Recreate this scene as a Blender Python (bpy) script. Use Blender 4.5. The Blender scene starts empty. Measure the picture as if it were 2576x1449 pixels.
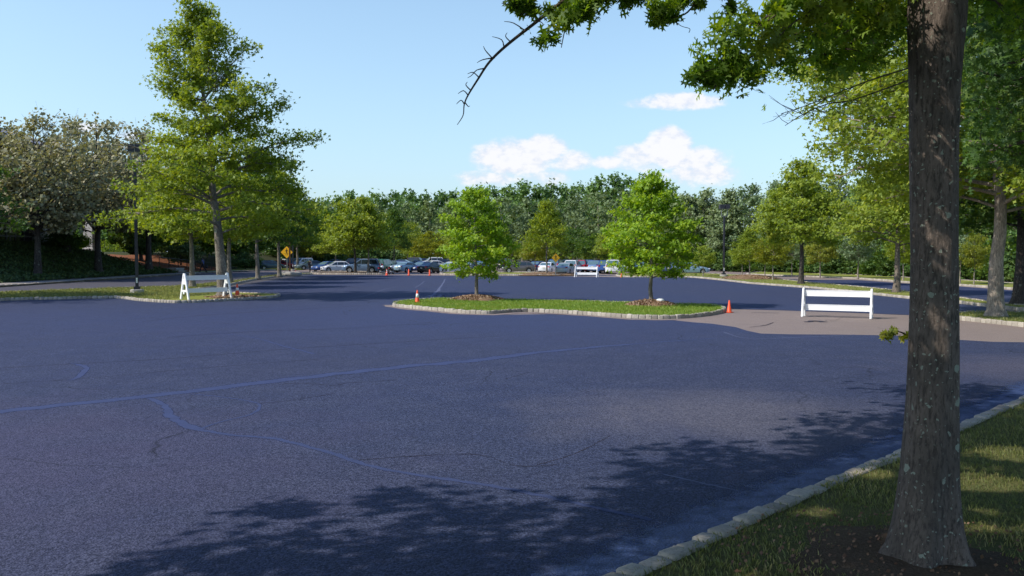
import bpy, bmesh, math, random
import numpy as np
from mathutils import Vector, Matrix
R = math.radians
C = bpy.context.scene.collection
rs = np.random.RandomState(7)
random.seed(7)
# ------------------------------------------------------------------ view geometry (photo measured on a 2576 x 1449 grid)
F, CX, CY, HZ, CAMZ = 2143.0, 1288.0, 724.5, 638.0, 2.4
PITCH = math.atan((CY - HZ) / F)
cp, sp = math.cos(PITCH), math.sin(PITCH)
def ray(x, y):
    a, b = x - CX, CY - y
    return Vector((a, F * cp + b * sp, -F * sp + b * cp))
def G(x, y, z=0.0):                       # ground point seen at x, y
    d = ray(x, y); k = (z - CAMZ) / d.z
    return Vector((d.x * k, d.y * k, z))
def at(x, y, Y):                          # point seen at x, y at distance Y
    d = ray(x, y); k = Y / d.y
    return Vector((d.x * k, Y, CAMZ + d.z * k))
def project(P):                           # N x 3 -> pixel grid
    x, y, z = P[:, 0], P[:, 1], P[:, 2] - CAMZ
    f = y * cp - z * sp; u = y * sp + z * cp
    f2 = np.where(f > .05, f, .05)
    px = CX + F * x / f2; py = CY - F * u / f2
    return px, py, f
SUN_EL, SUN_DIR = R(44), Vector((-0.95, -0.315, 0)).normalized()

# ------------------------------------------------------------------ node helpers
class NT:
    def __init__(s, name, displace=False):
        s.m = bpy.data.materials.new(name); s.m.use_nodes = True
        s.t = s.m.node_tree; s.t.nodes.clear()
        s.out = s.n('ShaderNodeOutputMaterial')
    def n(s, typ, **kw):
        nd = s.t.nodes.new(typ)
        for k, v in kw.items():
            if k.startswith('_'): setattr(nd, k[1:], v)
            else: nd.inputs[k].default_value = v
        return nd
    def l(s, a, b): s.t.links.new(a, b)
    def pos(s):
        g = s.n('ShaderNodeNewGeometry'); return g.outputs['Position']
    def objc(s):
        return s.n('ShaderNodeTexCoord').outputs['Object']
    def noise(s, vec, scale, detail=3, rough=.55):
        nd = s.n('ShaderNodeTexNoise', Scale=scale, Detail=detail, Roughness=rough); s.l(vec, nd.inputs['Vector']); return nd.outputs['Fac']
    def ramp(s, fac, stops, interp='LINEAR'):
        nd = s.n('ShaderNodeValToRGB'); nd.color_ramp.interpolation = interp
        el = nd.color_ramp.elements
        while len(el) < len(stops): el.new(.5)
        for e, (p, c) in zip(el, stops):
            e.position = p; e.color = (c, c, c, 1) if isinstance(c, (int, float)) else (*c, 1)
        s.l(fac, nd.inputs['Fac']); return nd.outputs['Color']
    def mix(s, fac, a, b, mode='MIX'):
        nd = s.n('ShaderNodeMix', _data_type='RGBA', _blend_type=mode)
        for inp, v in ((nd.inputs[0], fac), (nd.inputs[6], a), (nd.inputs[7], b)):
            if isinstance(v, (int, float)): inp.default_value = v
            elif isinstance(v, tuple): inp.default_value = (*v, 1)
            else: s.l(v, inp)
        return nd.outputs[2]
    def math(s, op, a, b=0.0, c=0.0, clamp=False):
        nd = s.n('ShaderNodeMath', _operation=op, _use_clamp=clamp)
        for i, v in enumerate((a, b, c)):
            if isinstance(v, (int, float)): nd.inputs[i].default_value = v
            else: s.l(v, nd.inputs[i])
        return nd.outputs[0]
    def bsdf(s, col, rough=.8, spec=.5, metal=0., bump=None, bstr=.3, bdist=.02, coat=0.):
        p = s.n('ShaderNodeBsdfPrincipled')
        for k, v in (('Base Color', col), ('Roughness', rough)):
            if isinstance(v, (int, float)): p.inputs[k].default_value = v
            elif isinstance(v, tuple): p.inputs[k].default_value = (*v, 1)
            else: s.l(v, p.inputs[k])
        p.inputs['Specular IOR Level'].default_value = spec
        p.inputs['Metallic'].default_value = metal
        p.inputs['Coat Weight'].default_value = coat
        if bump is not None:
            b = s.n('ShaderNodeBump', Strength=bstr, Distance=bdist); s.l(bump, b.inputs['Height']); s.l(b.outputs[0], p.inputs['Normal'])
        s.l(p.outputs[0], s.out.inputs['Surface']); return p
def scaled(nt, vec, s):
    m = nt.n('ShaderNodeMapping'); m.inputs['Scale'].default_value = s; nt.l(vec, m.inputs['Vector']); return m.outputs[0]

def mat_plain(name, col, rough=.6, spec=.5, metal=0., var=.12, scale=6., coat=0., bstr=0.):
    t = NT(name); n = t.noise(t.pos(), scale, 4)
    c = t.mix(n, tuple(x * (1 - var) for x in col), tuple(min(1, x * (1 + var)) for x in col))
    t.bsdf(c, rough, spec, metal, bump=n if bstr else None, bstr=bstr, coat=coat); return t.m

def mat_asphalt(name, base, dark, light, grain=90., tint=None, rough=.78, spec=.5, bst=.6, patch=False):
    t = NT(name); p = t.pos()
    big = t.noise(p, .12, 4, .6); mid = t.noise(p, 1.3, 4)
    g = t.n('ShaderNodeTexVoronoi', Scale=grain); t.l(p, g.inputs['Vector'])
    gr = t.noise(p, grain * .8, 2, .7)
    c = t.mix(t.ramp(big, [(.3, 0.), (.7, 1.)]), base, tint or base)
    c = t.mix(t.math('MULTIPLY', t.ramp(mid, [(.35, 0.), (.75, 1.)]), .35), c, light)
    c = t.mix(t.ramp(gr, [(.42, 1.), (.62, 0.)]), c, dark)
    c = t.mix(t.ramp(g.outputs['Distance'], [(.0, .55), (.35, 0.)]), c, light)
    if patch:                                   # worn lighter area, tyre polished lanes and stains
        for (qx, qy, sx_, sy_, col_, k_) in ((3.0, 12.6, .30, .34, (.15, .14, .165), .6), (-7.5, 9.0, .14, .17, (.075, .060, .115), .5), (12.5, 17.5, .2, .3, (.13, .115, .15), .55), (0, 33., .035, .075, (.036, .052, .130), .8)):
            mp = t.n('ShaderNodeMapping'); mp.inputs['Location'].default_value = (-qx * sx_, -qy * sy_, 0); mp.inputs['Scale'].default_value = (sx_, sy_, 0); t.l(p, mp.inputs['Vector'])
            ln = t.n('ShaderNodeVectorMath', _operation='LENGTH'); t.l(mp.outputs[0], ln.inputs[0])
            f_ = t.math('ADD', t.math('SUBTRACT', 1., ln.outputs['Value']), t.math('MULTIPLY', t.math('SUBTRACT', t.noise(p, .7, 4), .5), .9))
            f_ = t.math('MULTIPLY', t.ramp(f_, [(0., 0.), (.7, 1.)]), k_); c = t.mix(t.math('MULTIPLY', f_, t.ramp(gr, [(.35, .2), (.6, 1.)])), c, col_)
        st = t.noise(scaled(t, p, (.9, .12, 1)), 1.1, 4); c = t.mix(t.ramp(st, [(.56, 0.), (.72, .35)]), c, (.035, .042, .10))
    # hairline cracks
    v = t.n('ShaderNodeTexVoronoi', Scale=.16, _feature='DISTANCE_TO_EDGE')
    w = t.n('ShaderNodeVectorMath', _operation='ADD'); nz = t.n('ShaderNodeTexNoise', Scale=.8, Detail=5.)
    t.l(p, nz.inputs['Vector']); t.l(p, w.inputs[0]); t.l(nz.outputs['Color'], w.inputs[1]); t.l(w.outputs[0], v.inputs['Vector'])
    cr = t.math('MULTIPLY', t.ramp(v.outputs['Distance'], [(.0, 1.), (.0045, 0.)]), t.ramp(t.noise(p, .23, 3), [(.5, 0.), (.6, .8)]))
    c = t.mix(cr, c, tuple(x * .35 for x in dark))
    t.bsdf(c, rough, spec, bump=t.math('ADD', gr, t.math('MULTIPLY', g.outputs['Distance'], .7)), bstr=bst, bdist=.01); return t.m
M = {}
M['seal'] = mat_asphalt('fresh_sealcoat', (.049, .059, .117), (.011, .016, .045), (.120, .137, .215), 48, tint=(.038, .056, .138), spec=.3, bst=.9, patch=True)
M['old_asphalt'] = mat_asphalt('old_asphalt', (.29, .225, .195), (.17, .13, .12), (.36, .295, .26), 70, tint=(.23, .185, .17))
M['road_old'] = mat_asphalt('road_asphalt', (.085, .078, .095), (.05, .047, .06), (.13, .12, .135), 70, tint=(.075, .070, .09))
M['sky_sheen'] = mat_asphalt('sky_sheen_asphalt', (.042, .075, .21), (.014, .032, .11), (.10, .16, .34), 60, rough=.6, spec=.5, bst=.9)  # asphalt with the sky's reflection painted in as brighter blue
def mat_edge_fade(m, sc=5., amp=1.2, mx_=.75):
    nt_ = m.node_tree; o = [n for n in nt_.nodes if n.type == 'OUTPUT_MATERIAL'][0]; src = o.inputs['Surface'].links[0].from_socket
    tr = nt_.nodes.new('ShaderNodeBsdfTransparent'); mx = nt_.nodes.new('ShaderNodeMixShader'); at_ = nt_.nodes.new('ShaderNodeAttribute'); at_.attribute_name = 'tone'
    nz = nt_.nodes.new('ShaderNodeTexNoise'); nz.inputs['Scale'].default_value = sc; nz.inputs['Detail'].default_value = 6.; g = nt_.nodes.new('ShaderNodeNewGeometry'); nt_.links.new(g.outputs['Position'], nz.inputs['Vector'])
    a = nt_.nodes.new('ShaderNodeMath'); a.operation = 'MULTIPLY_ADD'; nt_.links.new(nz.outputs['Fac'], a.inputs[0]); a.inputs[1].default_value = amp; a.inputs[2].default_value = -.62 * amp
    b = nt_.nodes.new('ShaderNodeMath'); b.operation = 'ADD'; nt_.links.new(a.outputs[0], b.inputs[0]); nt_.links.new(at_.outputs['Fac'], b.inputs[1])
    c = nt_.nodes.new('ShaderNodeMapRange'); c.inputs['From Min'].default_value = .1 if mx_ > .5 else -.15; c.inputs['From Max'].default_value = mx_; nt_.links.new(b.outputs[0], c.inputs['Value'])
    nt_.links.new(c.outputs[0], mx.inputs[0]); nt_.links.new(tr.outputs[0], mx.inputs[1]); nt_.links.new(src, mx.inputs[2]); nt_.links.new(mx.outputs[0], o.inputs['Surface'])
mat_edge_fade(M['sky_sheen'])  # edge_fade
M['sealer'] = mat_plain('crack_sealer', (.037, .052, .128), .78, .25, var=.25, scale=3)
M['sealer_pale'] = mat_plain('crack_sealer_pale', (.085, .10, .175), .75, .3, var=.25, scale=5)
M['sealer'] and None
M['crack'] = mat_plain('open_crack', (.028, .028, .048), .9, .2, var=.3, scale=5)
for k_ in ('sealer', 'sealer_pale', 'crack'): mat_edge_fade(M[k_], 14., 1.1, .38)
M['concrete'] = mat_plain('concrete', (.36, .34, .31), .85, .3, var=.2, scale=3)
M['walk'] = mat_plain('sidewalk_concrete', (.30, .27, .235), .85, .3, var=.2, scale=1.2)
def mat_stone():
    t = NT('granite_block'); p = t.pos()
    a = t.noise(p, 2.2, 3); b = t.noise(p, 34, 4, .7); at_ = t.n('ShaderNodeAttribute', _attribute_name='tone').outputs['Fac']
    c = t.mix(at_, (.27, .24, .205), (.50, .45, .385)); c = t.mix(t.ramp(a, [(.4, 0.), (.7, .5)]), c, (.33, .29, .23))
    c = t.mix(t.ramp(b, [(.35, .5), (.55, 0.)]), c, (.18, .165, .15))
    t.bsdf(c, .85, .3, bump=b, bstr=.5, bdist=.01); return t.m
M['stone'] = mat_stone()
def mat_ground(name, c1, c2, c3, s=1.):
    t = NT(name); p = t.pos()
    a = t.noise(p, .35 * s, 4, .6); b = t.noise(p, 14 * s, 4, .7)
    c = t.mix(t.ramp(a, [(.35, 0.), (.65, 1.)]), c1, c2); c = t.mix(t.ramp(b, [(.45, 0.), (.7, .8)]), c, c3)
    t.bsdf(c, .95, .1, bump=b, bstr=.8, bdist=.04); return t.m
M['turf'] = mat_ground('turf_soil', (.15, .19, .035), (.22, .235, .05), (.31, .28, .09))
M['turf_fresh'] = mat_ground('turf_fresh', (.12, .21, .024), (.17, .23, .03), (.27, .26, .07))
M['lawn_soil'] = mat_ground('lawn_soil', (.085, .10, .035), (.12, .12, .045), (.19, .16, .075), 2.)
M['soil'] = mat_ground('bare_soil', (.075, .05, .035), (.11, .075, .05), (.16, .115, .08), 3.)
M['forest_floor'] = mat_ground('forest_floor', (.04, .055, .018), (.05, .05, .022), (.07, .065, .03), .5)
M['red_mulch'] = mat_ground('red_mulch', (.20, .075, .035), (.24, .10, .05), (.13, .05, .03), 2.)
M['mulch'] = mat_ground('brown_mulch', (.19, .12, .075), (.25, .165, .10), (.11, .07, .045), 3.)

def mat_leaf(name, c1, c2, c3=None, trans=.45, gloss=.025):
    t = NT(name); tone = t.n('ShaderNodeAttribute', _attribute_name='tone').outputs['Fac']
    c = t.ramp(tone, [(0., c1), (.6, c2), (1., c3 or c2)])
    d = t.n('ShaderNodeBsdfDiffuse'); tr = t.n('ShaderNodeBsdfTranslucent'); g = t.n('ShaderNodeBsdfGlossy', Roughness=.6)
    t.l(c, d.inputs['Color'])
    t.l(t.mix(1., c, (1.35, 1.25, .45), 'MULTIPLY'), tr.inputs['Color'])
    g.inputs['Color'].default_value = (.9, .95, 1, 1)
    m = t.n('ShaderNodeMixShader', Fac=trans); t.l(d.outputs[0], m.inputs[1]); t.l(tr.outputs[0], m.inputs[2])
    m2 = t.n('ShaderNodeMixShader', Fac=gloss); t.l(m.outputs[0], m2.inputs[1]); t.l(g.outputs[0], m2.inputs[2])
    t.l(m2.outputs[0], t.out.inputs['Surface']); return t.m
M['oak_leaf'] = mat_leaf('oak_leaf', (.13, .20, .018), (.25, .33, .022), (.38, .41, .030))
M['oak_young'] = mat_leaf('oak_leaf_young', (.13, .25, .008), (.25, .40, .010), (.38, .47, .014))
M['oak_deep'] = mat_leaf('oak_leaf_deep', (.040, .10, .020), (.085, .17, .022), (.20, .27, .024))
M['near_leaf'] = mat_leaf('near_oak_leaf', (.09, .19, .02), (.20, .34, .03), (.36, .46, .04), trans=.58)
M['oak_gold'] = mat_leaf('oak_leaf_gold', (.12, .165, .016), (.25, .29, .020), (.38, .34, .026))
M['olive_leaf'] = mat_leaf('olive_leaf', (.19, .195, .115), (.29, .285, .16), (.42, .36, .24), trans=.25)
M['silver_leaf'] = mat_leaf('silver_leaf', (.09, .16, .06), (.19, .27, .13), (.34, .40, .25), trans=.25)
M['wood_leaf'] = mat_leaf('woodland_leaf', (.07, .145, .032), (.125, .22, .048), (.20, .30, .07), trans=.25)
M['wood_grey'] = mat_leaf('woodland_grey_leaf', (.11, .16, .065), (.18, .24, .10), (.28, .33, .15), trans=.25)
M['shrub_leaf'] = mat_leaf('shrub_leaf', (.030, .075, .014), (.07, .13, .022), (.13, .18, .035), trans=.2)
M['ivy_leaf'] = mat_leaf('ivy_leaf', (.04, .075, .025), (.07, .12, .035), (.12, .16, .045), trans=.15)
M['pine_leaf'] = mat_leaf('pine_leaf', (.07, .12, .03), (.13, .19, .06), (.19, .23, .08), trans=.2)
M['grass'] = mat_leaf('grass_blade', (.10, .13, .030), (.18, .20, .050), (.44, .36, .17), trans=.3, gloss=.04)
M['grass_fresh'] = mat_leaf('grass_blade_fresh', (.12, .23, .018), (.22, .33, .025), (.42, .40, .12), trans=.3, gloss=.04)
M['litter'] = mat_leaf('leaf_litter', (.12, .06, .035), (.24, .14, .08), (.42, .33, .24), trans=.1)

def mat_bark(name, c1, c2, lich=.35, sc=1., lichs=9.):
    t = NT(name); p = t.objc()
    v = scaled(t, p, (14 * sc, 14 * sc, 3.2 * sc)); a = t.noise(v, 3, 6, .75)
    b = t.noise(p, 2.0 * sc, 3); fine = t.noise(p, 60 * sc, 3, .7)
    c = t.mix(t.ramp(b, [(.35, 0.), (.65, 1.)]), c1, c2)
    c = t.mix(t.ramp(a, [(.38, .8), (.54, 0.)]), c, tuple(x * .22 for x in c1)); c = t.mix(t.ramp(t.noise(scaled(t, p, (1, 1, .35)), 5., 5, .7), [(.4, .55), (.6, 0.)]), c, tuple(x * .5 for x in c1))
    vo = t.n('ShaderNodeTexVoronoi', Scale=lichs, Randomness=1.)
    nz = t.n('ShaderNodeTexNoise', Scale=14., Detail=4.); t.l(p, nz.inputs['Vector'])
    w = t.n('ShaderNodeVectorMath', _operation='MULTIPLY_ADD'); t.l(nz.outputs['Color'], w.inputs[0]); w.inputs[1].default_value = (.09,) * 3; t.l(p, w.inputs[2])
    t.l(w.outputs[0], vo.inputs['Vector'])
    sepc = t.n('ShaderNodeSeparateColor'); t.l(vo.outputs['Color'], sepc.inputs[0])
    size = t.math('MULTIPLY', t.math('POWER', sepc.outputs[0], 3.), .34)
    spot = t.math('LESS_THAN', vo.outputs['Distance'], size)
    patch = t.ramp(t.noise(p, 1.7, 3), [(.34, .15), (.52, 1.)])
    vo2 = t.n('ShaderNodeTexVoronoi', Scale=lichs * 3.6, Randomness=1.); t.l(w.outputs[0], vo2.inputs['Vector'])
    sep2 = t.n('ShaderNodeSeparateColor'); t.l(vo2.outputs['Color'], sep2.inputs[0])
    spot2 = t.math('MULTIPLY', t.math('LESS_THAN', vo2.outputs['Distance'], t.math('MULTIPLY', t.math('POWER', sep2.outputs[1], 2.), .36)), patch)
    sp_ = t.math('MULTIPLY', t.math('MAXIMUM', spot, spot2), t.math('MULTIPLY', t.ramp(fine, [(.3, .35), (.6, 1.)]), lich * 2.6), clamp=True)
    c = t.mix(sp_, c, (.40, .44, .36))
    h = t.math('ADD', t.math('MULTIPLY', a, 1.0), t.math('MULTIPLY', fine, .25))
    t.bsdf(c, .9, .25, bump=h, bstr=1., bdist=.04); return t.m
M['bark'] = mat_bark('oak_bark', (.20, .165, .145), (.30, .235, .20), .55)
M['bark_grey'] = mat_bark('grey_bark', (.22, .19, .165), (.33, .29, .245), .3, .6, 4.)
M['bark_pale'] = mat_bark('pale_bark', (.34, .29, .25), (.46, .39, .33), .1, .6, 4.)
M['bark_dark'] = mat_bark('dark_bark', (.07, .06, .055), (.11, .09, .08), .15, .6, 4.)
M['twig'] = mat_plain('twig_bark', (.09, .07, .06), .85, .2, var=.3, scale=20)
M['white'] = mat_plain('white_plastic', (.84, .84, .85), .45, .5, var=.09, scale=7)
M['orange'] = mat_plain('cone_orange', (.85, .09, .02), .5, .5, var=.1)
M['cone_base'] = mat_plain('cone_base_dark', (.30, .035, .015), .7)
M['reflect'] = mat_plain('reflective_white', (.8, .8, .78), .35)
M['pole'] = mat_plain('bronze_pole', (.028, .026, .034), .45, .5, var=.2)
M['galv'] = mat_plain('galvanised_steel', (.26, .27, .26), .5, .5, metal=.3)
M['sign_yellow'] = mat_plain('sign_yellow', (.95, .50, .01), .4, .5, var=.05)
M['sign_black'] = mat_plain('sign_black', (.015, .012, .012), .5)
M['rail'] = mat_plain('railing_iron', (.02, .018, .018), .5)
M['wall_white'] = mat_plain('building_white', (.72, .71, .72), .7, .3, var=.06, scale=1)
M['glass_dark'] = mat_plain('building_glass', (.015, .015, .03), .12, .8, var=.3, scale=.5)
M['roof'] = mat_plain('roof_metal', (.20, .20, .26), .5, .5, var=.12, scale=1)
M['glass'] = mat_plain('car_glass', (.022, .034, .042), .08, .9, var=.2, scale=2)
M['glass_light'] = mat_plain('car_glass_light', (.10, .17, .19), .08, .9, var=.2, scale=2)
M['tyre'] = mat_plain('tyre_rubber', (.015, .015, .017), .85, .2)
M['rim'] = mat_plain('alloy_rim', (.55, .55, .58), .35, .5, metal=.4)
M['lamp_clear'] = mat_plain('headlamp', (.75, .78, .82), .2, .8, var=.05)
M['lamp_red'] = mat_plain('tail_lamp', (.5, .015, .02), .25, .7, var=.05)
M['plastic_dark'] = mat_plain('dark_trim', (.02, .02, .024), .6, .4)
M['plate'] = mat_plain('licence_plate', (.65, .62, .5), .5)
M['skin'] = mat_plain('skin', (.30, .17, .11), .6)
M['skin_dark'] = mat_plain('skin_dark', (.10, .055, .035), .6)
M['hair'] = mat_plain('hair', (.012, .010, .010), .7)
M['shirt_blue'] = mat_plain('shirt_blue', (.06, .10, .28), .85)
M['shirt_white'] = mat_plain('shirt_white', (.62, .66, .72), .85)
M['trousers'] = mat_plain('trousers', (.02, .022, .03), .85)
M['bag'] = mat_plain('bag_black', (.012, .012, .016), .7)
def paint(name, col, metal=.25):
    if name not in M: M[name] = mat_plain(name, col, .32, .5, metal=metal, var=.05, scale=2, coat=.6)
    return M[name]

# ------------------------------------------------------------------ mesh helpers
def link_mesh(name, me, mat=None, parent=None, loc=None):
    o = bpy.data.objects.new(name, me); C.objects.link(o)
    if mat is not None and not me.materials: me.materials.append(mat)
    if parent is not None: o.parent = parent
    if loc is not None: o.location = loc
    return o
def empty(name, label, cat, loc=(0, 0, 0), rz=0, group=None, scale=1.):
    o = bpy.data.objects.new(name, None); C.objects.link(o); o.empty_display_size = .2
    o.location = loc; o.rotation_euler = (0, 0, rz); o.scale = (scale,) * 3
    o['label'] = label; o['category'] = cat
    if group: o['group'] = group
    return o
def struct(o): o['kind'] = 'structure'; return o
def tag(o, label, cat, group=None):
    o['label'] = label; o['category'] = cat
    if group: o['group'] = group
    return o
def np_mesh(name, V, loops, starts, totals, tone=None, smooth=False):
    me = bpy.data.meshes.new(name)
    me.vertices.add(len(V)); me.vertices.foreach_set('co', np.asarray(V, np.float32).ravel())
    me.loops.add(len(loops)); me.loops.foreach_set('vertex_index', np.asarray(loops, np.int32))
    me.polygons.add(len(starts)); me.polygons.foreach_set('loop_start', np.asarray(starts, np.int32))
    me.polygons.foreach_set('loop_total', np.asarray(totals, np.int32))
    if tone is not None:
        a = me.attributes.new('tone', 'FLOAT', 'POINT'); a.data.foreach_set('value', np.asarray(tone, np.float32))
    me.update(calc_edges=True)
    if smooth: me.shade_smooth()
    return me
class MB:
    def __init__(s): s.v = []; s.f = []; s.t = []
    def add(s, vs, fs, tone=.5):
        b = len(s.v); s.v += [tuple(v) for v in vs]; s.f += [tuple(i + b for i in f) for f in fs]; s.t += [tone] * len(vs)
    def box(s, c, d, rz=0, rot=None):
        x, y, z = d[0] / 2, d[1] / 2, d[2] / 2
        m = rot if rot is not None else Matrix.Rotation(rz, 3, 'Z'); c = Vector(c)
        vs = [c + m @ Vector((i * x, j * y, k * z)) for k in (-1, 1) for j in (-1, 1) for i in (-1, 1)]
        s.add(vs, [(0, 2, 3, 1), (4, 5, 7, 6), (0, 1, 5, 4), (2, 6, 7, 3), (0, 4, 6, 2), (1, 3, 7, 5)])
    def tube(s, pts, rad, n=6, cap=True, lump=None):
        pts = [Vector(p) for p in pts]; rings = []
        up = Vector((.13, .37, .92))
        b = len(s.v); vs = []
        for i, p in enumerate(pts):
            d = (pts[min(i + 1, len(pts) - 1)] - pts[max(i - 1, 0)])
            if d.length < 1e-9: d = Vector((0, 0, 1))
            d.normalize()
            a = d.cross(Vector((1, 0, 0)) if abs(d.x) < .9 else Vector((0, 1, 0))).normalized(); c = d.cross(a)
            r = rad[i] if isinstance(rad, (list, tuple)) else rad
            for k in range(n):
                th = 2 * math.pi * k / n
                q = r if lump is None else r * lump(i, th, p)
                vs.append(p + a * (q * math.cos(th)) + c * (q * math.sin(th)))
        fs = []
        for i in range(len(pts) - 1):
            for k in range(n):
                k2 = (k + 1) % n
                fs.append((i * n + k, i * n + k2, (i + 1) * n + k2, (i + 1) * n + k))
        if cap: fs.append(tuple(range(n))[::-1]); fs.append(tuple((len(pts) - 1) * n + k for k in range(n)))
        s.add(vs, fs)
    def prism(s, poly, z0, z1):
        n = len(poly); vs = [(p[0], p[1], z0) for p in poly] + [(p[0], p[1], z1) for p in poly]
        s.add(vs, [tuple(range(n))[::-1], tuple(range(n, 2 * n))] + [(i, (i + 1) % n, (i + 1) % n + n, i + n) for i in range(n)])
    def lathe(s, prof, c=(0, 0, 0), n=16):
        c = Vector(c); vs = []; fs = []
        for r, z in prof:
            for k in range(n): vs.append(c + Vector((r * math.cos(2 * math.pi * k / n), r * math.sin(2 * math.pi * k / n), z)))
        for i in range(len(prof) - 1):
            for k in range(n): fs.append((i * n + k, i * n + (k + 1) % n, (i + 1) * n + (k + 1) % n, (i + 1) * n + k))
        fs.append(tuple(range(n))[::-1]); fs.append(tuple((len(prof) - 1) * n + k for k in range(n)))
        s.add(vs, fs)
    def mesh(s, name, smooth=False, tone=False, bevel=0.):
        me = bpy.data.meshes.new(name); me.from_pydata(s.v, [], s.f)
        if tone:
            a = me.attributes.new('tone', 'FLOAT', 'POINT'); a.data.foreach_set('value', s.t)
        bm = bmesh.new(); bm.from_mesh(me); bmesh.ops.recalc_face_normals(bm, faces=bm.faces)
        if bevel: bmesh.ops.bevel(bm, geom=bm.edges[:], offset=bevel, segments=2, affect='EDGES', clamp_overlap=True)
        bm.to_mesh(me); bm.free(); me.update()
        if smooth: me.shade_smooth()
        return me
    def obj(s, name, mat, parent=None, **kw): return link_mesh(name, s.mesh(name, **kw), mat, parent)
def smooth_poly(pts, n=4, closed=False):          # catmull-rom
    P = [Vector(p) for p in pts]; out = []; L = len(P)
    rng = range(L) if closed else range(L - 1)
    for i in rng:
        if closed: a, b, c, d = P[(i - 1) % L], P[i], P[(i + 1) % L], P[(i + 2) % L]
        else: a, b, c, d = P[max(i - 1, 0)], P[i], P[i + 1], P[min(i + 2, L - 1)]
        for k in range(n):
            t = k / n
            out.append(.5 * ((2 * b) + (c - a) * t + (2 * a - 5 * b + 4 * c - d) * t * t + (3 * b - a - 3 * c + d) * t ** 3))
    if not closed: out.append(P[-1])
    return out
def sheet(name, poly, z, mat):
    bm = bmesh.new(); vs = [bm.verts.new((p[0], p[1], z)) for p in poly]
    f = bm.faces.new(vs); bm.normal_update()
    if f.normal.z < 0: f.normal_flip()
    bmesh.ops.triangulate(bm, faces=[f]); me = bpy.data.meshes.new(name); bm.to_mesh(me); bm.free()
    return struct(link_mesh(name, me, mat))
def slab(name, poly, z, mat):
    bm = bmesh.new(); vs = [bm.verts.new((p[0], p[1], z)) for p in poly]
    f = bm.faces.new(vs); bm.normal_update()
    if f.normal.z < 0: f.normal_flip()
    e = bmesh.ops.extrude_face_region(bm, geom=[f]); 
    for v in e['geom']:
        if isinstance(v, bmesh.types.BMVert): v.co.z = z
    for v in vs: v.co.z = -.02
    bm.normal_update(); me = bpy.data.meshes.new(name); bmesh.ops.triangulate(bm, faces=bm.faces[:]); bm.to_mesh(me); bm.free()
    return struct(link_mesh(name, me, mat))
def ribbon(name, px, widths, z, mat, jit=.15, world=False):
    P = px if world else [G(*p) for p in px]
    P = smooth_poly(P, 5); n = len(P); mb = MB(); vs = []
    for i, p in enumerate(P):
        d = (P[min(i + 1, n - 1)] - P[max(i - 1, 0)]).normalized(); s = Vector((-d.y, d.x, 0))
        w = widths if isinstance(widths, (int, float)) else widths[0] + (widths[1] - widths[0]) * i / (n - 1)
        w1 = w * .5 * (1 + random.uniform(-jit, jit)); w2 = w * .5 * (1 + random.uniform(-jit, jit))
        o = Vector((0, 0, 0)) if jit < .1 else s * random.uniform(-.2, .2) * w
        for e_ in (1, .45, -.45, -1): ww = w1 if e_ > 0 else w2; vs.append((p.x + s.x * ww * e_ * (1.25 if abs(e_) == 1 else 1) + o.x, p.y + s.y * ww * e_ * (1.25 if abs(e_) == 1 else 1) + o.y, z))
    mb.add(vs, [(4 * i + k, 4 * i + k + 1, 4 * i + k + 5, 4 * i + k + 4) for i in range(n - 1) for k in range(3)]); mb.t = [0., 1., 1., 0.] * n
    return struct(mb.obj(name, mat, tone=True))
# rounded block template for the stone kerbs
def block_template(seg):
    bm = bmesh.new(); bmesh.ops.create_cube(bm, size=1.)
    bmesh.ops.bevel(bm, geom=bm.edges[:], offset=.16, segments=seg, affect='EDGES', profile=.6)
    V = np.array([v.co[:] for v in bm.verts]); Fc = [[v.index for v in f.verts] for f in bm.faces]; bm.free(); return V, Fc
TB = {1: block_template(1), 2: block_template(2)}
def kerb(name, pts, inward=1, L=.24, W=.15, H=.15, seg=1, seed=1, mb_world=False):
    r = np.random.RandomState(seed); P = pts
    V0, Fc = TB[seg]; VV = []; lo = []; st = []; tt = []; tn = []; base = 0; ln = 0
    acc = 0.; i = 0; cur = P[0].copy(); nxt = L
    seglen = [(P[k + 1] - P[k]).length for k in range(len(P) - 1)]; tot = sum(seglen); s = 0.
    def pt(s):
        k = 0
        while k < len(seglen) - 1 and s > seglen[k]: s -= seglen[k]; k += 1
        return P[k].lerp(P[k + 1], min(1, s / max(seglen[k], 1e-6)))
    while s < tot - .05:
        l = L * r.uniform(.82, 1.18); a = pt(s); b = pt(min(s + l, tot)); d = (b - a)
        if d.length < 1e-4: break
        d.normalize(); n = Vector((-d.y, d.x, 0)) * inward; c = (a + b) / 2 + n * (W / 2 + r.uniform(-.012, .012))
        h = H + r.uniform(-.012, .016)
        J = V0 * (1 + r.uniform(-.07, .07, V0.shape)); yaw = r.uniform(-.06, .06); tilt = r.uniform(-.05, .05)
        X = np.array([d.x * math.cos(yaw) - d.y * math.sin(yaw), d.y * math.cos(yaw) + d.x * math.sin(yaw), tilt])
        Y = np.array([-X[1], X[0], 0]); Z = np.array([0, 0, 1.])
        pos = np.outer(J[:, 0] * (l * .97), X) + np.outer(J[:, 1] * W, Y) + np.outer(J[:, 2] * (h + .06), Z) + np.array([c.x, c.y, (h - .06) / 2])
        VV.append(pos); t = r.uniform(0, 1); tn += [t] * len(pos)
        for f in Fc: lo += [k + base for k in f]; st.append(ln); tt.append(len(f)); ln += len(f)
        base += len(pos); s += l
    me = np_mesh(name, np.concatenate(VV), lo, st, tt, tn)
    return struct(link_mesh(name, me, M['stone']))

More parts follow.
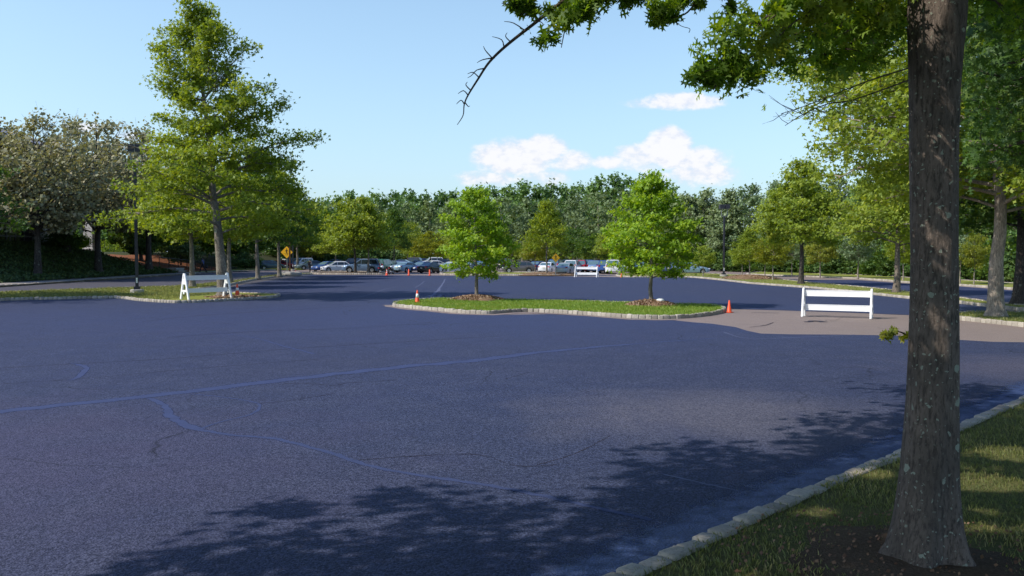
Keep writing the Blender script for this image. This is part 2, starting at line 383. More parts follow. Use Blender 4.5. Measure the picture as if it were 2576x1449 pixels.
# ------------------------------------------------------------------ leaves
QUAD = (np.array([(-.5, -.12, .0), (.0, -.42, .06), (.5, .05, 0), (-.02, .42, .06)]), [[0, 1, 2, 3]])
CLUS = (np.array([(-.5, 0, 0), (-.1, -.13, .02), (.06, -.5, .0), (.2, -.08, .03), (.55, .1, 0), (.12, .16, .03), (-.05, .5, 0), (-.2, .12, .02)]), [list(range(8))])
half = [(.14, .04), (.13, .24), (.25, .20), (.30, .06), (.44, .08), (.50, .44), (.60, .26), (.63, .07), (.74, .08), (.90, .30), (.86, .08)]
_o = [(0, 0)] + half + [(1.05, 0)] + [(x, -y) for x, y in half[::-1]]
OAK = (np.array([(x - .45, y, -.25 * abs(y) - .12 * (x - .45) ** 2) for x, y in _o]), [list(range(len(_o)))])
BLADE = (np.array([(-.06, 0, 0), (.06, 0, 0), (.025, .12, .62), (-.04, .45, 1.)]), [[0, 1, 2, 3]])
def frames(N, r, upb, up=(-.52, -.28, .82)):
    n = r.normal(size=(N, 3)); n /= np.linalg.norm(n, axis=1)[:, None]; n += np.array(up) * upb; n /= np.linalg.norm(n, axis=1)[:, None]
    t = r.normal(size=(N, 3)); t -= (t * n).sum(1)[:, None] * n; t /= np.linalg.norm(t, axis=1)[:, None]
    return t, np.cross(n, t), n
def scatter_mesh(name, P, size, tone, tpl=QUAD, r=rs, upb=.9, upright=False):
    V0, Fc = tpl; N, k = len(P), len(V0)
    if upright:
        a = r.uniform(0, 6.283, N); T = np.stack([np.cos(a), np.sin(a), 0 * a], 1); B = np.stack([-np.sin(a), np.cos(a), 0 * a], 1); Nn = np.tile([0, 0, 1.], (N, 1))
    else: T, B, Nn = frames(N, r, upb)
    size = np.broadcast_to(size, (N,))
    V = P[:, None, :] + size[:, None, None] * (V0[None, :, 0:1] * T[:, None] + V0[None, :, 1:2] * B[:, None] + V0[None, :, 2:3] * Nn[:, None])
    V = V.reshape(-1, 3); fl = np.concatenate([np.array(f) for f in Fc]); tot1 = np.array([len(f) for f in Fc])
    loops = (fl[None, :] + (np.arange(N) * k)[:, None]).ravel()
    totals = np.tile(tot1, N); starts = np.concatenate([[0], np.cumsum(totals)[:-1]])
    return np_mesh(name, V, loops, starts, totals, np.repeat(tone, k))

# ------------------------------------------------------------------ trees
OAKP = [(0, .72), (.12, 1.), (.3, .95), (.5, .74), (.7, .5), (.85, .32), (1, .06)]
YOUNG = [(0, .75), (.1, .95), (.25, 1.), (.45, .85), (.65, .6), (.82, .36), (1, .05)]
ROUND = [(0, .55), (.15, .85), (.35, 1.), (.6, .95), (.8, .7), (.93, .42), (1, .12)]
CONE = [(0, .9), (.1, 1.), (.3, .85), (.6, .55), (.8, .3), (1, .04)]
def gen_tree(seed, H, Rr, clear, tr, nl=26, leaves=9000, prof=OAKP, profR=None, lean=(0, 0), e0=-8, e1=50, sig=.3, wig=.04, sides=7, twig=6, bare=0, lowk=.62, vs=.62, spread=1., asym=.18, flare=1.5, minr=.012, topfade=.0):
    r = np.random.RandomState(seed); mb = MB()
    px = [p[0] for p in prof]; pyL = [p[1] for p in prof]; pyR = [p[1] for p in (profR or prof)]
    if profR: pxR = [p[0] for p in profR]
    else: pxR = px
    def rad(t, az):
        a, b = np.interp(t, px, pyL), np.interp(t, pxR, pyR); k = .5 + .5 * math.cos(az)
        return (a * (1 - k) + b * k) * Rr
    nz = 9; tp = []
    wx, wy = r.normal(0, wig, nz), r.normal(0, wig, nz); wx[0] = wy[0] = 0
    for i in range(nz):
        t = i / (nz - 1); tp.append(Vector((lean[0] * t ** 1.4 + wx[i] * H * .12, lean[1] * t ** 1.4 + wy[i] * H * .12, t * H * .97)))
    def trunk_at(z):
        t = max(0, min(.999, z / (H * .97))) * (nz - 1); i = int(t); return tp[i].lerp(tp[i + 1], t - i)
    def tr_r(z): return max(minr, tr * (1 - .93 * max(0, z) / H) ** 1.1)
    tps = [Vector((0, 0, -.1)), Vector((0, 0, .06)), Vector((0, 0, .25)), trunk_at(.6)] + [trunk_at(H * .97 * k / 14) for k in range(2, 15)]
    tps = [p for i, p in enumerate(tps) if i < 4 or p.z > .8]
    rr = [tr * flare * 1.1, tr * flare, tr * (1 + (flare - 1) * .35), tr * 1.05] + [tr_r(p.z) for p in tps[4:]]
    mb.tube(tps, rr, 10 if sides > 5 else 6)
    clumps = []
    for i in range(nl):
        t = ((i + r.uniform(.1, .9)) / nl) ** 1.05; az = i * 2.39996 + r.uniform(-.35, .35)
        L = rad(t, az) * r.uniform(1 - asym, 1 + asym * .5)
        if L < .15: L = .15
        e = R(e0 + (e1 - e0) * t + r.uniform(-9, 9)); ze = clear + t * (H - clear)
        zs = ze - max(0, L * math.tan(e)) * .75; zs = max(zs, clear * .85); zs = min(zs, H * .93)
        p0 = trunk_at(zs); dx = Vector((math.cos(az), math.sin(az), 0))
        pe = trunk_at(ze) * 1.; pe = Vector((p0.x, p0.y, 0)) + dx * L; pe.z = ze + (r.uniform(-.03, .03)) * H
        pts = []
        for k in range(6):
            s = k / 5; q = p0.lerp(pe, s); q.z += math.sin(s * math.pi) * L * (.10 if t < .5 else -.03)
            q += Vector(r.normal(0, .03 * L, 3)) * s; pts.append(q)
        lr = max(minr, min(tr_r(zs) * .5, .018 + L * .014)); mb.tube(pts, [max(minr * .7, lr * (1 - .85 * k / 5)) for k in range(6)], max(4, sides - 2), cap=False)
        nt = max(2, int(twig * (.5 + .5 * L / Rr) + .5))
        for j in range(nt):
            s = .22 + .78 * (j + r.uniform(0, .8)) / nt; s = min(s, .99); f = s * 5; a = int(f); q = pts[a].lerp(pts[min(a + 1, 5)], f - a)
            sd = 1 if j % 2 else -1; ang = az + sd * R(r.uniform(25, 70)); tl = (.34 * L * (1.15 - s * .6) + .18 * Rr * .4) * r.uniform(.7, 1.2) * spread
            q2 = q + Vector((math.cos(ang), math.sin(ang), r.uniform(-.12, .35))) * tl
            mb.tube([q, q.lerp(q2, .5) + Vector(r.normal(0, .05 * tl, 3)), q2], [lr * .45, lr * .3, minr * .5], 4, cap=False)
            for s2 in (.35, .7, 1.0): clumps.append((q.lerp(q2, s2), t))
        for s in (.55, .75, .95): f = s * 5; a = int(f); clumps.append((pts[a].lerp(pts[min(a + 1, 5)], f - a), t))
    for k in range(max(3, nl // 6)):
        clumps.append((trunk_at(H * r.uniform(.9, .99)) + Vector(r.normal(0, .1 + .02 * H, 3)), 1.))
    for k in range(bare):
        az = r.uniform(-.9, 1.1); z = H * r.uniform(.62, .88); p = trunk_at(z); L = r.uniform(.2, .3) * H
        q = p; pts = [p]
        for m in range(5):
            q = q + Vector((math.cos(az) * .6, math.sin(az) * .4, .75 + r.uniform(-.2, .2))) * L / 5 + Vector(r.normal(0, .06, 3)); pts.append(q)
        mb.tube(pts, [.035, .03, .024, .018, .012, .006], 4, cap=False)
        for m in range(9):
            a = pts[r.randint(1, 5)]; b = a + Vector(r.normal(0, .45, 3)) + Vector((.2, 0, .4)); mb.tube([a, a.lerp(b, .5) + Vector(r.normal(0, .05, 3)), b], [.012, .009, .004], 3, cap=False)
    cpos = np.array([c[0][:] for c in clumps]); nC = len(cpos)
    w = r.uniform(.35, 1., nC); w /= w.sum(); idx = r.choice(nC, leaves, p=w)
    ctone = r.uniform(0, 1, nC)
    sg = np.array([sig, sig, sig * vs]) * r.uniform(.6, 1.25, nC)[idx][:, None]
    P = cpos[idx] + r.normal(size=(leaves, 3)) * sg
    keep = P[:, 2] > clear * lowk
    P = P[keep]; tone = np.clip(.55 * ctone[idx][keep] + .45 * r.uniform(0, 1, len(P)), 0, 1)
    return mb, P, tone
def tree_obj(name, label, cat, loc, gen, leafmat, barkmat, lsize, group=None, rz=0., scale=1., tpl=QUAD, seed=3, upb=.95):
    mb, P, tone = gen; r = np.random.RandomState(seed)
    t = empty(name, label, cat, loc, rz, group, scale)
    link_mesh('trunk', mb.mesh('trunk', smooth=True), barkmat, t)
    size = lsize * r.uniform(.65, 1.35, len(P))
    link_mesh('crown', scatter_mesh('crown', P, size, tone, tpl, r, upb), leafmat, t)
    return t
def copy_thing(o, label, loc, rz=0., scale=None, mats=None, group=None):
    c = o.copy(); C.objects.link(c); c['label'] = label; c.location = loc; c.rotation_euler = (0, 0, rz)
    if scale is not None: c.scale = scale if isinstance(scale, tuple) else (scale,) * 3
    if group: c['group'] = group
    for ch in list(o.children):
        d = ch.copy(); C.objects.link(d); d.parent = c
        if mats and ch.name.split('.')[0] in mats:
            d.material_slots[0].link = 'OBJECT'; d.material_slots[0].material = mats[ch.name.split('.')[0]]
        for g in list(ch.children):
            e = g.copy(); C.objects.link(e); e.parent = d
            if mats and g.name.split('.')[0] in mats:
                e.material_slots[0].link = 'OBJECT'; e.material_slots[0].material = mats[g.name.split('.')[0]]
    return c
#@@SETTING
SKY_STR, SUN_STR, SKY_GAIN = .15, 5.0, (1.40, 1.55, 1.52, 1)
HAZE, HAZE_COL, CLOUD_COL = .62, (3.55, 4.95, 6.5, 1), (6.7, 6.6, 6.7, 1)
# ================================================================== GROUND AND PAVING
struct(sheet('ground', [(-1200, -300), (1200, -300), (1200, 2500), (-1200, 2500)], 0., M['forest_floor']))
sheet('parking_lot_pavement', [(-37.5, -60), (150, -60), (150, 20), (90, 60), (75, 200), (-75, 235), (-75, 118), (-37.5, 110)], .004, M['old_asphalt'])
sheet('side_road', [(-37.5, 30), (-23, 30), (-20.5, 60), (-22.5, 96), (-20, 112), (-37.5, 116)], .008, M['road_old'])
# fresh black sealcoat on the front lot, with the old pavement left bare at the crossing on the right
def gp(l): return [G(*p) for p in l]
seal = gp([(2576, 862), (2500, 861), (2414, 856), (2340, 849), (2280, 846), (2200, 844), (2100, 842.5), (1990, 842), (1915, 840), (1880, 833), (1850, 823.5), (1790, 815), (1700, 807), (1600, 802), (1500, 797), (1380, 791), (1250, 793), (1100, 787), (1000, 776),
           (988, 768), (1010, 758), (1100, 752), (1300, 756), (1500, 760), (1700, 766), (1815, 773), (1850, 778), (1990, 782), (2150, 787.5), (2283, 793), (2400, 797), (2576, 799)])
far = gp([(2576, 785), (2414, 764), (2283, 751), (2047, 726), (1887, 713.5), (1740, 698.4), (1560, 697.6), (1417, 695.2), (1119, 693.4), (961, 692.4), (797, 691.5)])
left = [Vector((-22.6, 96, 0)), Vector((-21.5, 75, 0)), Vector((-20.2, 60, 0)), Vector((-20.4, 53, 0)), Vector((-26, 42, 0)), Vector((-34, 38, 0)), Vector((-45, 20, 0)), Vector((-45, -60, 0)), Vector((150, -60, 0)), Vector((90, 2, 0))]
seal_poly = seal + [Vector((60, 34, 0))] + [Vector((60, 42, 0))] + far + left
def wob(poly, a=.12):
    out = []
    for i, p in enumerate(poly):
        q = poly[(i + 1) % len(poly)]; n = max(1, min(8, int((q - p).length / .8))) if (q - p).length < 12 else 1
        for k in range(n): out.append(p.lerp(q, k / n) + (Vector((random.uniform(-a, a), random.uniform(-a, a), 0)) if k else Vector()))
    return out
sheet('sealcoat_surface', wob(seal_poly), .012, M['seal'])
lot2 = gp([(1967, 704.2), (2154, 704.5), (2283, 714), (2414, 721), (2576, 733), (2900, 760), (2900, 800), (2576, 775), (2414, 754), (2283, 738), (2120, 722), (2040, 713)])
sheet('sealcoat_surface', lot2, .012, M['seal'])

# ---- curved stone kerbs and raised turf
def island(kn, gn, poly, mat, seg=1, seed=1, h=.11, closed=True, sm=3, kh=.15, kl=.24):
    P = smooth_poly(poly, sm, closed=True)
    area = sum(P[i].x * P[(i + 1) % len(P)].y - P[(i + 1) % len(P)].x * P[i].y for i in range(len(P)))
    sg_ = 1 if area > 0 else -1; nP = len(P); Q_ = []
    for i in range(nP):
        tt_ = (P[(i + 1) % nP] - P[i - 1]).normalized(); Q_.append(P[i] + Vector((-tt_.y, tt_.x, 0)) * sg_ * .11)
    slab(gn, Q_, h, mat)
    kerb(kn, P + [P[0]], 1 if area > 0 else -1, L=kl, seg=seg, seed=seed, H=kh)
    return P
main_isl = gp([(988, 770.5), (1005, 774), (1100, 783), (1159, 788.5), (1235, 790.5), (1290, 786.5), (1345, 785.5), (1478, 793), (1595, 801.7), (1698, 802.5), (1771, 796.8), (1815, 789), (1827, 782), (1810, 775.5), (1760, 771.5), (1703, 770), (1580, 766), (1478, 763.5), (1350, 760), (1200, 757.5), (1100, 756.5), (1012, 762)])
MI = island('kerb', 'grass_island', main_isl, M['turf_fresh'], 2, 3)
strip = gp([(0, 757), (150, 754), (290, 751), (340, 757), (440, 763.5), (560, 759), (680, 751), (706, 746), (690, 743), (600, 741), (500, 737), (490, 731), (552, 724), (584, 717), (643, 705), (716, 695), (786, 690.8), (760, 689), (716, 691), (650, 700), (584, 709.5), (500, 718), (440, 723), (205, 731), (0, 739), (-500, 756), (-500, 782)])
ST = island('kerb', 'grass_verge', strip, M['turf'], 1, 5, sm=2)
fi1 = gp([(800, 690.5), (961, 691), (966, 688.5), (950, 685.8), (797, 685.5), (785, 688)])
island('kerb', 'grass_island', fi1, M['soil'], 1, 6, sm=3, kh=.2)
fi2 = gp([(1119, 692.5), (1260, 694), (1400, 694.5), (1419, 692.5), (1405, 688.5), (1260, 687.2), (1130, 687), (1112, 689)])
island('kerb', 'grass_island', fi2, M['turf'], 1, 7, sm=3, kh=.2)
r1 = gp([(1562, 697), (1640, 698), (1733, 698.5), (1800, 704), (1887, 714.6), (2047, 726.6), (2283, 752), (2414, 765), (2576, 783.5), (2760, 806), (2760, 790), (2576, 774), (2414, 753.5), (2283, 737), (2130, 722), (2015, 711), (1940, 703), (1905, 696), (1800, 691), (1740, 688.5), (1600, 688.5), (1552, 691)])
R1 = island('kerb', 'grass_verge', r1, M['turf'], 1, 8, sm=2)
r2 = [G(*p) for p in [(1880, 689.5), (1908, 692.5), (2154, 702), (2283, 712.5), (2414, 719.5), (2576, 731.5), (2860, 756)]]
r2o = [p + Vector((6, 11, 0)) for p in r2[::-1]]
island('kerb', 'grass_verge', r2 + r2o, M['turf'], 1, 9, sm=2)
r0 = gp([(2385, 801), (2414, 806), (2500, 815), (2576, 823.5), (2800, 850), (3100, 870), (3100, 800), (2800, 796), (2576, 792), (2440, 791), (2390, 795)])
island('kerb', 'grass_verge', r0, M['turf'], 2, 10, sm=2)
# near lawn with its curved kerb
kpx = [(1615, 1447), (1800, 1361), (1985, 1273), (2124, 1213), (2258, 1157), (2420, 1083), (2576, 1014)]
kp = [G(*p) for p in kpx]; d0 = (kp[0] - kp[1]).normalized(); d1 = (kp[-1] - kp[-2]).normalized()
kline = [kp[0] + d0 * k for k in (22, 12, 6, 3)] + kp + [kp[-1] + d1 * 3, kp[-1] + d1 * 8 + Vector((1, 0, 0)), kp[-1] + d1 * 16 + Vector((5, -1, 0)), Vector((60, 20, 0))]
KL = smooth_poly(kline, 6)
kerb('kerb', KL, -1, L=.25, W=.17, H=.13, seg=2, seed=12)
LW = [p + Vector((p.y * 0, 0, 0)) for p in KL]
def offs(P, d):
    out = []
    for i, p in enumerate(P):
        t = (P[min(i + 1, len(P) - 1)] - P[max(i - 1, 0)]).normalized(); out.append(p + Vector((t.y, -t.x, 0)) * d)
    return out
lawn = offs(KL, .08) + [Vector((60, -40, 0)), Vector((-25, -40, 0))]
slab('near_lawn', lawn, .10, M['lawn_soil'])
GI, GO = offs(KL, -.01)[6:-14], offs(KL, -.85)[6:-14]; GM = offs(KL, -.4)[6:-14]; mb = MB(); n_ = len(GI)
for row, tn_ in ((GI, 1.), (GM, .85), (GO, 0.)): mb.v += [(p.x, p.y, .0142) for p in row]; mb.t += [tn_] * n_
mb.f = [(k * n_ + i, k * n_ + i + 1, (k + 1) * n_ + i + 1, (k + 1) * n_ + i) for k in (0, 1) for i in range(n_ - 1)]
struct(mb.obj('sky_sheen_strip', M['sky_sheen'], tone=True))  # ribbon beside the near kerb, its blue standing in for reflected sky
# worn bare margin round the island kerb
for P, w in ((MI, .75),):
    Q = [p for p in P if p.y < 37.5 or p.x > 6]
ribbon('worn_margin', [(975, 768), (1003, 775.5), (1100, 785), (1159, 790.5), (1237, 792.5), (1292, 788.5), (1345, 787.5), (1478, 795), (1595, 804), (1700, 805)], .38, .016, M['old_asphalt'], jit=.1)

# ---- sealed cracks and joints
def crk(px, w, mat='sealer', z=.020, jit=.25): ribbon('sealed_crack' if mat != 'crack' else 'crack', px, w, .0135 + (z - .016) * .15 if z != .016 else .0135, M[mat], jit)
crk([(-60, 1044), (150, 1022), (420, 992), (640, 966), (880, 938), (1060, 920), (1230, 904)], (.30, .42), jit=.12)
crk([(1230, 904), (1400, 884), (1600, 866), (1800, 852)], (.40, .10), z=.022, jit=.3)
crk([(375, 1004), (415, 1022), (428, 1045), (455, 1066), (510, 1084)], (.10, .17))
crk([(505, 1084), (580, 1096), (700, 1108), (830, 1142), (900, 1165), (980, 1186), (1130, 1210), (1260, 1230), (1400, 1258), (1520, 1285), (1640, 1311)], (.085, .075), z=.022)
crk([(480, 993), (560, 1001), (630, 1012), (655, 1024), (630, 1045), (560, 1062), (505, 1081)], .05, z=.024)
crk([(1670, 1196), (1760, 1217), (1850, 1236), (1920, 1252)], .045, 'sealer_pale')
crk([(180, 915), (215, 925), (205, 945), (180, 958)], .12)
crk([(0, 927), (200, 916), (420, 904), (700, 881), (900, 868), (1260, 846)], .045, 'crack', jit=.6)
crk([(540, 838), (640, 851), (700, 868), (790, 892)], .09, 'sealer', z=.026)
crk([(700, 968), (760, 966), (840, 971), (880, 965), (1000, 958)], .018, 'crack', z=.026, jit=.8)
crk([(640, 1018), (740, 1008), (840, 992)], .014, 'crack', z=.026, jit=.8)
crk([(1270, 955), (1310, 944), (1330, 938)], .014, 'crack', jit=.8)
crk([(1350, 1172), (1430, 1150), (1480, 1128), (1535, 1098)], .014, 'crack', jit=.8)
crk([(900, 1160), (1180, 1145), (1300, 1175), (1400, 1172)], .012, 'crack', z=.030, jit=.9)
crk([(0, 968), (90, 962), (200, 955), (480, 930), (800, 905)], .02, 'crack', z=.026, jit=.8)
crk([(360, 810), (500, 795), (700, 782), (900, 770)], .05, 'crack', jit=.7)
crk([(420, 850), (640, 835), (900, 826), (1100, 812)], .03, 'crack', z=.026, jit=.7)
crk([(865, 753), (925, 743), (968, 728), (1000, 722)], .07, 'sealer_pale')
crk([(1045, 724), (1060, 714), (1068, 708)], .08, 'sealer_pale')
crk([(1070, 748), (1090, 742), (1105, 728), (1115, 712), (1120, 702)], (.25, .1), 'sealer_pale', jit=.5)
crk([(1082, 747), (1100, 741), (1112, 746), (1125, 744)], .35, 'sealer_pale', z=.026, jit=.9)
crk([(1820, 836), (1880, 852), (2000, 850), (2150, 843)], .05, 'sealer_pale', jit=.5)
crk([(2030, 811), (2052, 808), (2070, 811)], .22, 'crack', z=.016, jit=.9)
crk([(1890, 778 + 9), (1960, 788)], .08, 'crack', z=.016)
crk([(1885, 824), (1925, 819), (1945, 812)], .04, 'crack', z=.016, jit=.8)
crk([(1000, 700), (1300, 706), (1600, 716), (1760, 722)], .06, 'sealer', jit=.5)
crk([(1500, 752), (1640, 757), (1800, 754)], .08, 'sealer', jit=.5)

# ---- sidewalk and bank on the left
ribbon('sidewalk', [Vector((-37.6, 20, 0)), Vector((-37.8, 60, 0)), Vector((-38.2, 85, 0)), Vector((-38.6, 105, 0)), Vector((-36.5, 116, 0)), Vector((-34.8, 121, 0))], 2.4, .14, M['walk'], jit=.0, world=True)
kerb('kerb', smooth_poly([Vector((-36.3, 20, 0)), Vector((-36.5, 60, 0)), Vector((-36.9, 85, 0)), Vector((-37.2, 105, 0)), Vector((-35.6, 114.5, 0)), Vector((-33.4, 120, 0))], 5), 1, L=.9, W=.18, H=.17, seg=1, seed=20)
def bank_h(x, y):
    u = min(1, max(0, (-39.2 - x) / 12.)); top = np.interp(y, [20, 60, 92, 104, 114, 126, 200], [3.2, 3.3, 3.2, 2.0, 1.7, 2.4, 2.6])
    h = top * (3 * u * u - 2 * u ** 3) * 1.0 + .13
    return h
def bank(name, y0, y1, mat, x0=-39.0, x1=-95, dz=0.):
    nx, ny = 34, max(3, int((y1 - y0) / 1.4)); vs = []
    for j in range(ny + 1):
        for i in range(nx + 1):
            x = x0 + (x1 - x0) * (i / nx) ** 1.8; y = y0 + (y1 - y0) * j / ny
            vs.append((x, y, bank_h(x, y) + dz + .07 * math.sin(x * 2.1 + y) * math.cos(y * 1.3)* min(1, i / 3)))
    mb = MB(); mb.add(vs, [(j * (nx + 1) + i, j * (nx + 1) + i + 1, (j + 1) * (nx + 1) + i + 1, (j + 1) * (nx + 1) + i) for j in range(ny) for i in range(nx)])
    o = mb.obj(name, mat, smooth=True); return struct(o)
bank('planted_bank', 18, 100.2, M['forest_floor'])
bank('mulch_bank', 100.2, 121, M['red_mulch'])
bank('far_bank', 121, 210, M['forest_floor'])
# grass apron behind the side road end
slab('grass_verge', [Vector((-39, 104, 0)), Vector((-36, 118, 0)), Vector((-30.5, 123, 0)), Vector((-31, 128, 0)), Vector((-44, 128, 0)), Vector((-44, 104, 0))], .16, M['turf'])
# ivy covering the bank
N = 26000; r = np.random.RandomState(31)
X = -39.3 - 12.5 * r.uniform(0, 1, N); Y = 45 + 56 * r.uniform(0, 1, N) ** .9
Z = np.array([bank_h(a, b) for a, b in zip(X, Y)]) + r.uniform(.03, .38, N) * (1 + .5 * np.sin(X * 1.7) * np.cos(Y * 1.1))
o = link_mesh('ivy', scatter_mesh('ivy', np.stack([X, Y, Z], 1), r.uniform(.16, .34, N), r.uniform(0, 1, N), CLUS, r, .9), M['ivy_leaf'])
o['kind'] = 'stuff'; o['label'] = 'dark green ivy groundcover spread over the shaded bank below the building'; o['category'] = 'ivy'

# ================================================================== BUILDING on the bank
bx, bz = -52.3, 3.0
B = empty('office_building', 'white office building with tall columns and grey metal roof on the left bank', 'building', (bx, 81.5, bz))
mb = MB(); mb.box((-9, 0, 5.6), (17.4, 38, 11.2)); mb.obj('wall', M['wall_white'], B)
for y in (-18.4, -8.1, 2.2, 12.6): mb = MB(); mb.box((.5, y, 5.4), (1.1, 1.5, 10.8)); mb.obj('column', M['wall_white'], B, bevel=.04)
for lv, (z0, z1) in enumerate(((.35, 3.2), (4.3, 7.0), (8.0, 10.6))):
    mb = MB(); mb.box((-.28, 0, (z0 + z1) / 2), (.06, 36.6, z1 - z0)); mb.obj('window', M['glass_dark'], B)
    w = bpy.data.objects[[o.name for o in B.children if o.name.startswith('window')][-1]]
    mb = MB()
    for k in range(24): mb.box((-.20, -18.3 + 1.59 * k, (z0 + z1) / 2), (.1, .07, z1 - z0 - .02))
    mb.box((-.18, 0, z0 + (z1 - z0) * .33), (.13, 36.5, .07)); mb.obj('mullion', M['galv'], w)
mb = MB(); mb.add([(2.2, -20, 10.95), (2.2, 20, 10.95), (-9, 18, 14.6), (-9, -18, 14.6), (-20, 20, 10.95), (-20, -20, 10.95), (2.2, -20, 10.7), (2.2, 20, 10.7), (-20, 20, 10.7), (-20, -20, 10.7)],
    [(0, 1, 2, 3), (3, 2, 4, 5), (0, 3, 5), (1, 4, 2), (0, 6, 7, 1), (4, 8, 9, 5), (1, 7, 8, 4), (5, 9, 6, 0), (6, 9, 8, 7)]); mb.obj('roof', M['roof'], B)
mb = MB(); mb.box((0, 0, 3.0), (1.15, 1.25, 6.0)); mb.box((0, 0, 6.1), (1.4, 1.5, .2)); mb.box((0, 0, .2), (1.3, 1.4, .4)); o = mb.obj('pillar', M['wall_white'], bevel=.03); o.location = (-52.4, 106, 2.7)
tag(o, 'bright white square pillar standing on the bank beyond the building', 'pillar')
# terrace balustrade in front of the glass
T = empty('terrace_railing', 'thin pale metal railing along the terrace before the building', 'railing', (-50.6, 84, bz + .1))
mb = MB(); mb.box((0, 0, 1.05), (.07, 44, .07)); mb.box((0, 0, .12), (.05, 44, .05)); mb.obj('handrail', M['galv'], T)
for k in range(12): mb = MB(); mb.box((0, -22 + 4 * k, .51), (.06, .06, 1.0)); mb.obj('post', M['galv'], T)
# iron hand railing and steps at the path end
a, b = Vector((-41.6, 100.5, 1.0)), Vector((-40.4, 114.5, .2))
Rl = empty('iron_railing', 'black iron railing stepping down beside the red mulch bank', 'railing', a)
mb = MB(); mb.tube([Vector((0, 0, 1.0)), (b - a) + Vector((0, 0, 1.0))], .035, 5); mb.tube([Vector((0, 0, .2)), (b - a) + Vector((0, 0, .2))], .025, 5); mb.obj('handrail', M['rail'], Rl)
mb = MB()
for k in range(64): p = (b - a) * (k / 63); mb.box(p + Vector((0, 0, .6)), (.02, .02, .8))
mb.obj('baluster', M['rail'], Rl)
for k in range(7): p = (b - a) * (k / 6); mb = MB(); mb.box(p + Vector((0, 0, .46)), (.07, .07, 1.16)); mb.obj('post', M['rail'], Rl)
Sp = empty('concrete_steps', 'short flight of pale concrete steps beside the iron railing', 'steps', (-40.6, 104.6, .13))
for k in range(3): mb = MB(); mb.box((-.38 * k, 0, .09 + .17 * k), (.4 if k < 2 else 1.3, 2.6, .17)); mb.obj('step', M['concrete'], Sp, bevel=.012)

# ================================================================== GRASS
def inpoly(X, Y, poly):
    ins = np.zeros(len(X), bool); n = len(poly)
    for i in range(n):
        x1, y1 = poly[i].x, poly[i].y; x2, y2 = poly[(i + 1) % n].x, poly[(i + 1) % n].y
        c = ((y1 > Y) != (y2 > Y)) & (X < (x2 - x1) * (Y - y1) / (y2 - y1 + 1e-12) + x1); ins ^= c
    return ins
def grass(label, poly, n, box, z, size, mat='grass', seed=1, avoid=(), clump=True):
    r = np.random.RandomState(seed); x0, x1, y0, y1 = box
    X = r.uniform(x0, x1, n); Y = r.uniform(y0, y1, n)
    if clump: k = n // 2; ii = r.randint(0, n, k); X[:k] = X[ii] + r.normal(0, .035, k); Y[:k] = Y[ii] + r.normal(0, .035, k)
    k = inpoly(X, Y, poly)
    for (ax, ay, ar, soft) in avoid: k &= (np.hypot(X - ax, Y - ay) + .25 * np.sin(3 * np.arctan2(Y - ay, X - ax) + ax) * ar > ar + r.normal(0, soft, n))
    X, Y = X[k], Y[k]; s = r.uniform(size[0], size[1], len(X)); pn = .5 + .5 * np.sin(X * 1.9 + 1.3 * np.sin(Y * 1.4)) * np.cos(Y * 2.2 + X)
    tone = np.clip(.45 * pn + .55 * r.uniform(0, 1, len(X)) ** 1.5, 0, 1); s = s * (.7 + .5 * pn)
    V0 = BLADE[0]; o = link_mesh('grass', scatter_mesh('grass', np.stack([X, Y, np.full(len(X), z - .005)], 1), s, tone, BLADE, r, 0, upright=True), M[mat])
    o['kind'] = 'stuff'; o['label'] = label; o['category'] = 'grass'; return o
oak_base = G(2325, 1408, .1)
grass('uneven mown grass of the shaded near lawn under the big oak', lawn, 230000, (.2, 16, 4.6, 17), .10, (.028, .062), 'grass', 41, avoid=((oak_base.x - .15, oak_base.y - .15, 0.8, .25),))
grass('bright green grass on the island with the two young trees', MI, 90000, (-6, 10, 30, 45), .11, (.05, .10), 'grass_fresh', 42)
grass('short sunlit grass on the verge with the white barricade and tall oak', ST, 110000, (-34, -17, 40, 100), .11, (.06, .13), 'grass', 43)
grass('short sunlit grass on the verge beside the right barricade', R1, 90000, (10, 60, 32, 105), .11, (.06, .12), 'grass', 44)
grass('short grass round the pale oak trunk on the right verge', [p for p in smooth_poly(r0, 2, True)], 30000, (15, 32, 26, 36), .11, (.05, .10), 'grass', 45)
# leaf litter and pebbles on the bare soil by the near oak
def disc(name, c, rad, h, mat, n=40, seed=2, sx=1.):
    r = random.Random(seed); mb = MB(); vs = [(c.x, c.y, c.z + h)]; K = 7
    for j in range(1, K + 1):
        for i in range(n):
            a = 2 * math.pi * i / n; q = rad * (j / K) * (1 + .12 * math.sin(3 * a + seed) + .07 * math.sin(7 * a + 2 * seed)); hh = h * (1 - (j / K) ** 2) + (r.uniform(-.25, .25) * h * .5 if j < K else 0) 
            vs.append((c.x + q * math.cos(a) * sx, c.y + q * math.sin(a), c.z + (hh if j < K else -.03)))
    fs = [(0, 1 + i, 1 + (i + 1) % n) for i in range(n)]
    for j in range(K - 1):
        for i in range(n): fs.append((1 + j * n + i, 1 + (j + 1) * n + i, 1 + (j + 1) * n + (i + 1) % n, 1 + j * n + (i + 1) % n))
    mb.add(vs, fs); return mb.obj(name, mat, smooth=True)
struct(disc('bare_soil', Vector((oak_base.x - .15, oak_base.y - .15, .10)), 1.0, .05, M['soil'], seed=3))
r = np.random.RandomState(51); n = 650; a = r.uniform(0, 6.28, n); q = 1.35 * np.sqrt(r.uniform(0, 1, n))
P = np.stack([oak_base.x - .2 + q * np.cos(a), oak_base.y - .2 + q * np.sin(a), .145 + .02 * r.uniform(0, 1, n)], 1)
o = link_mesh('leaf_litter', scatter_mesh('leaf_litter', P, r.uniform(.012, .04, n), r.uniform(0, .8, n) ** 2, QUAD, r, 2.5), M['litter'])
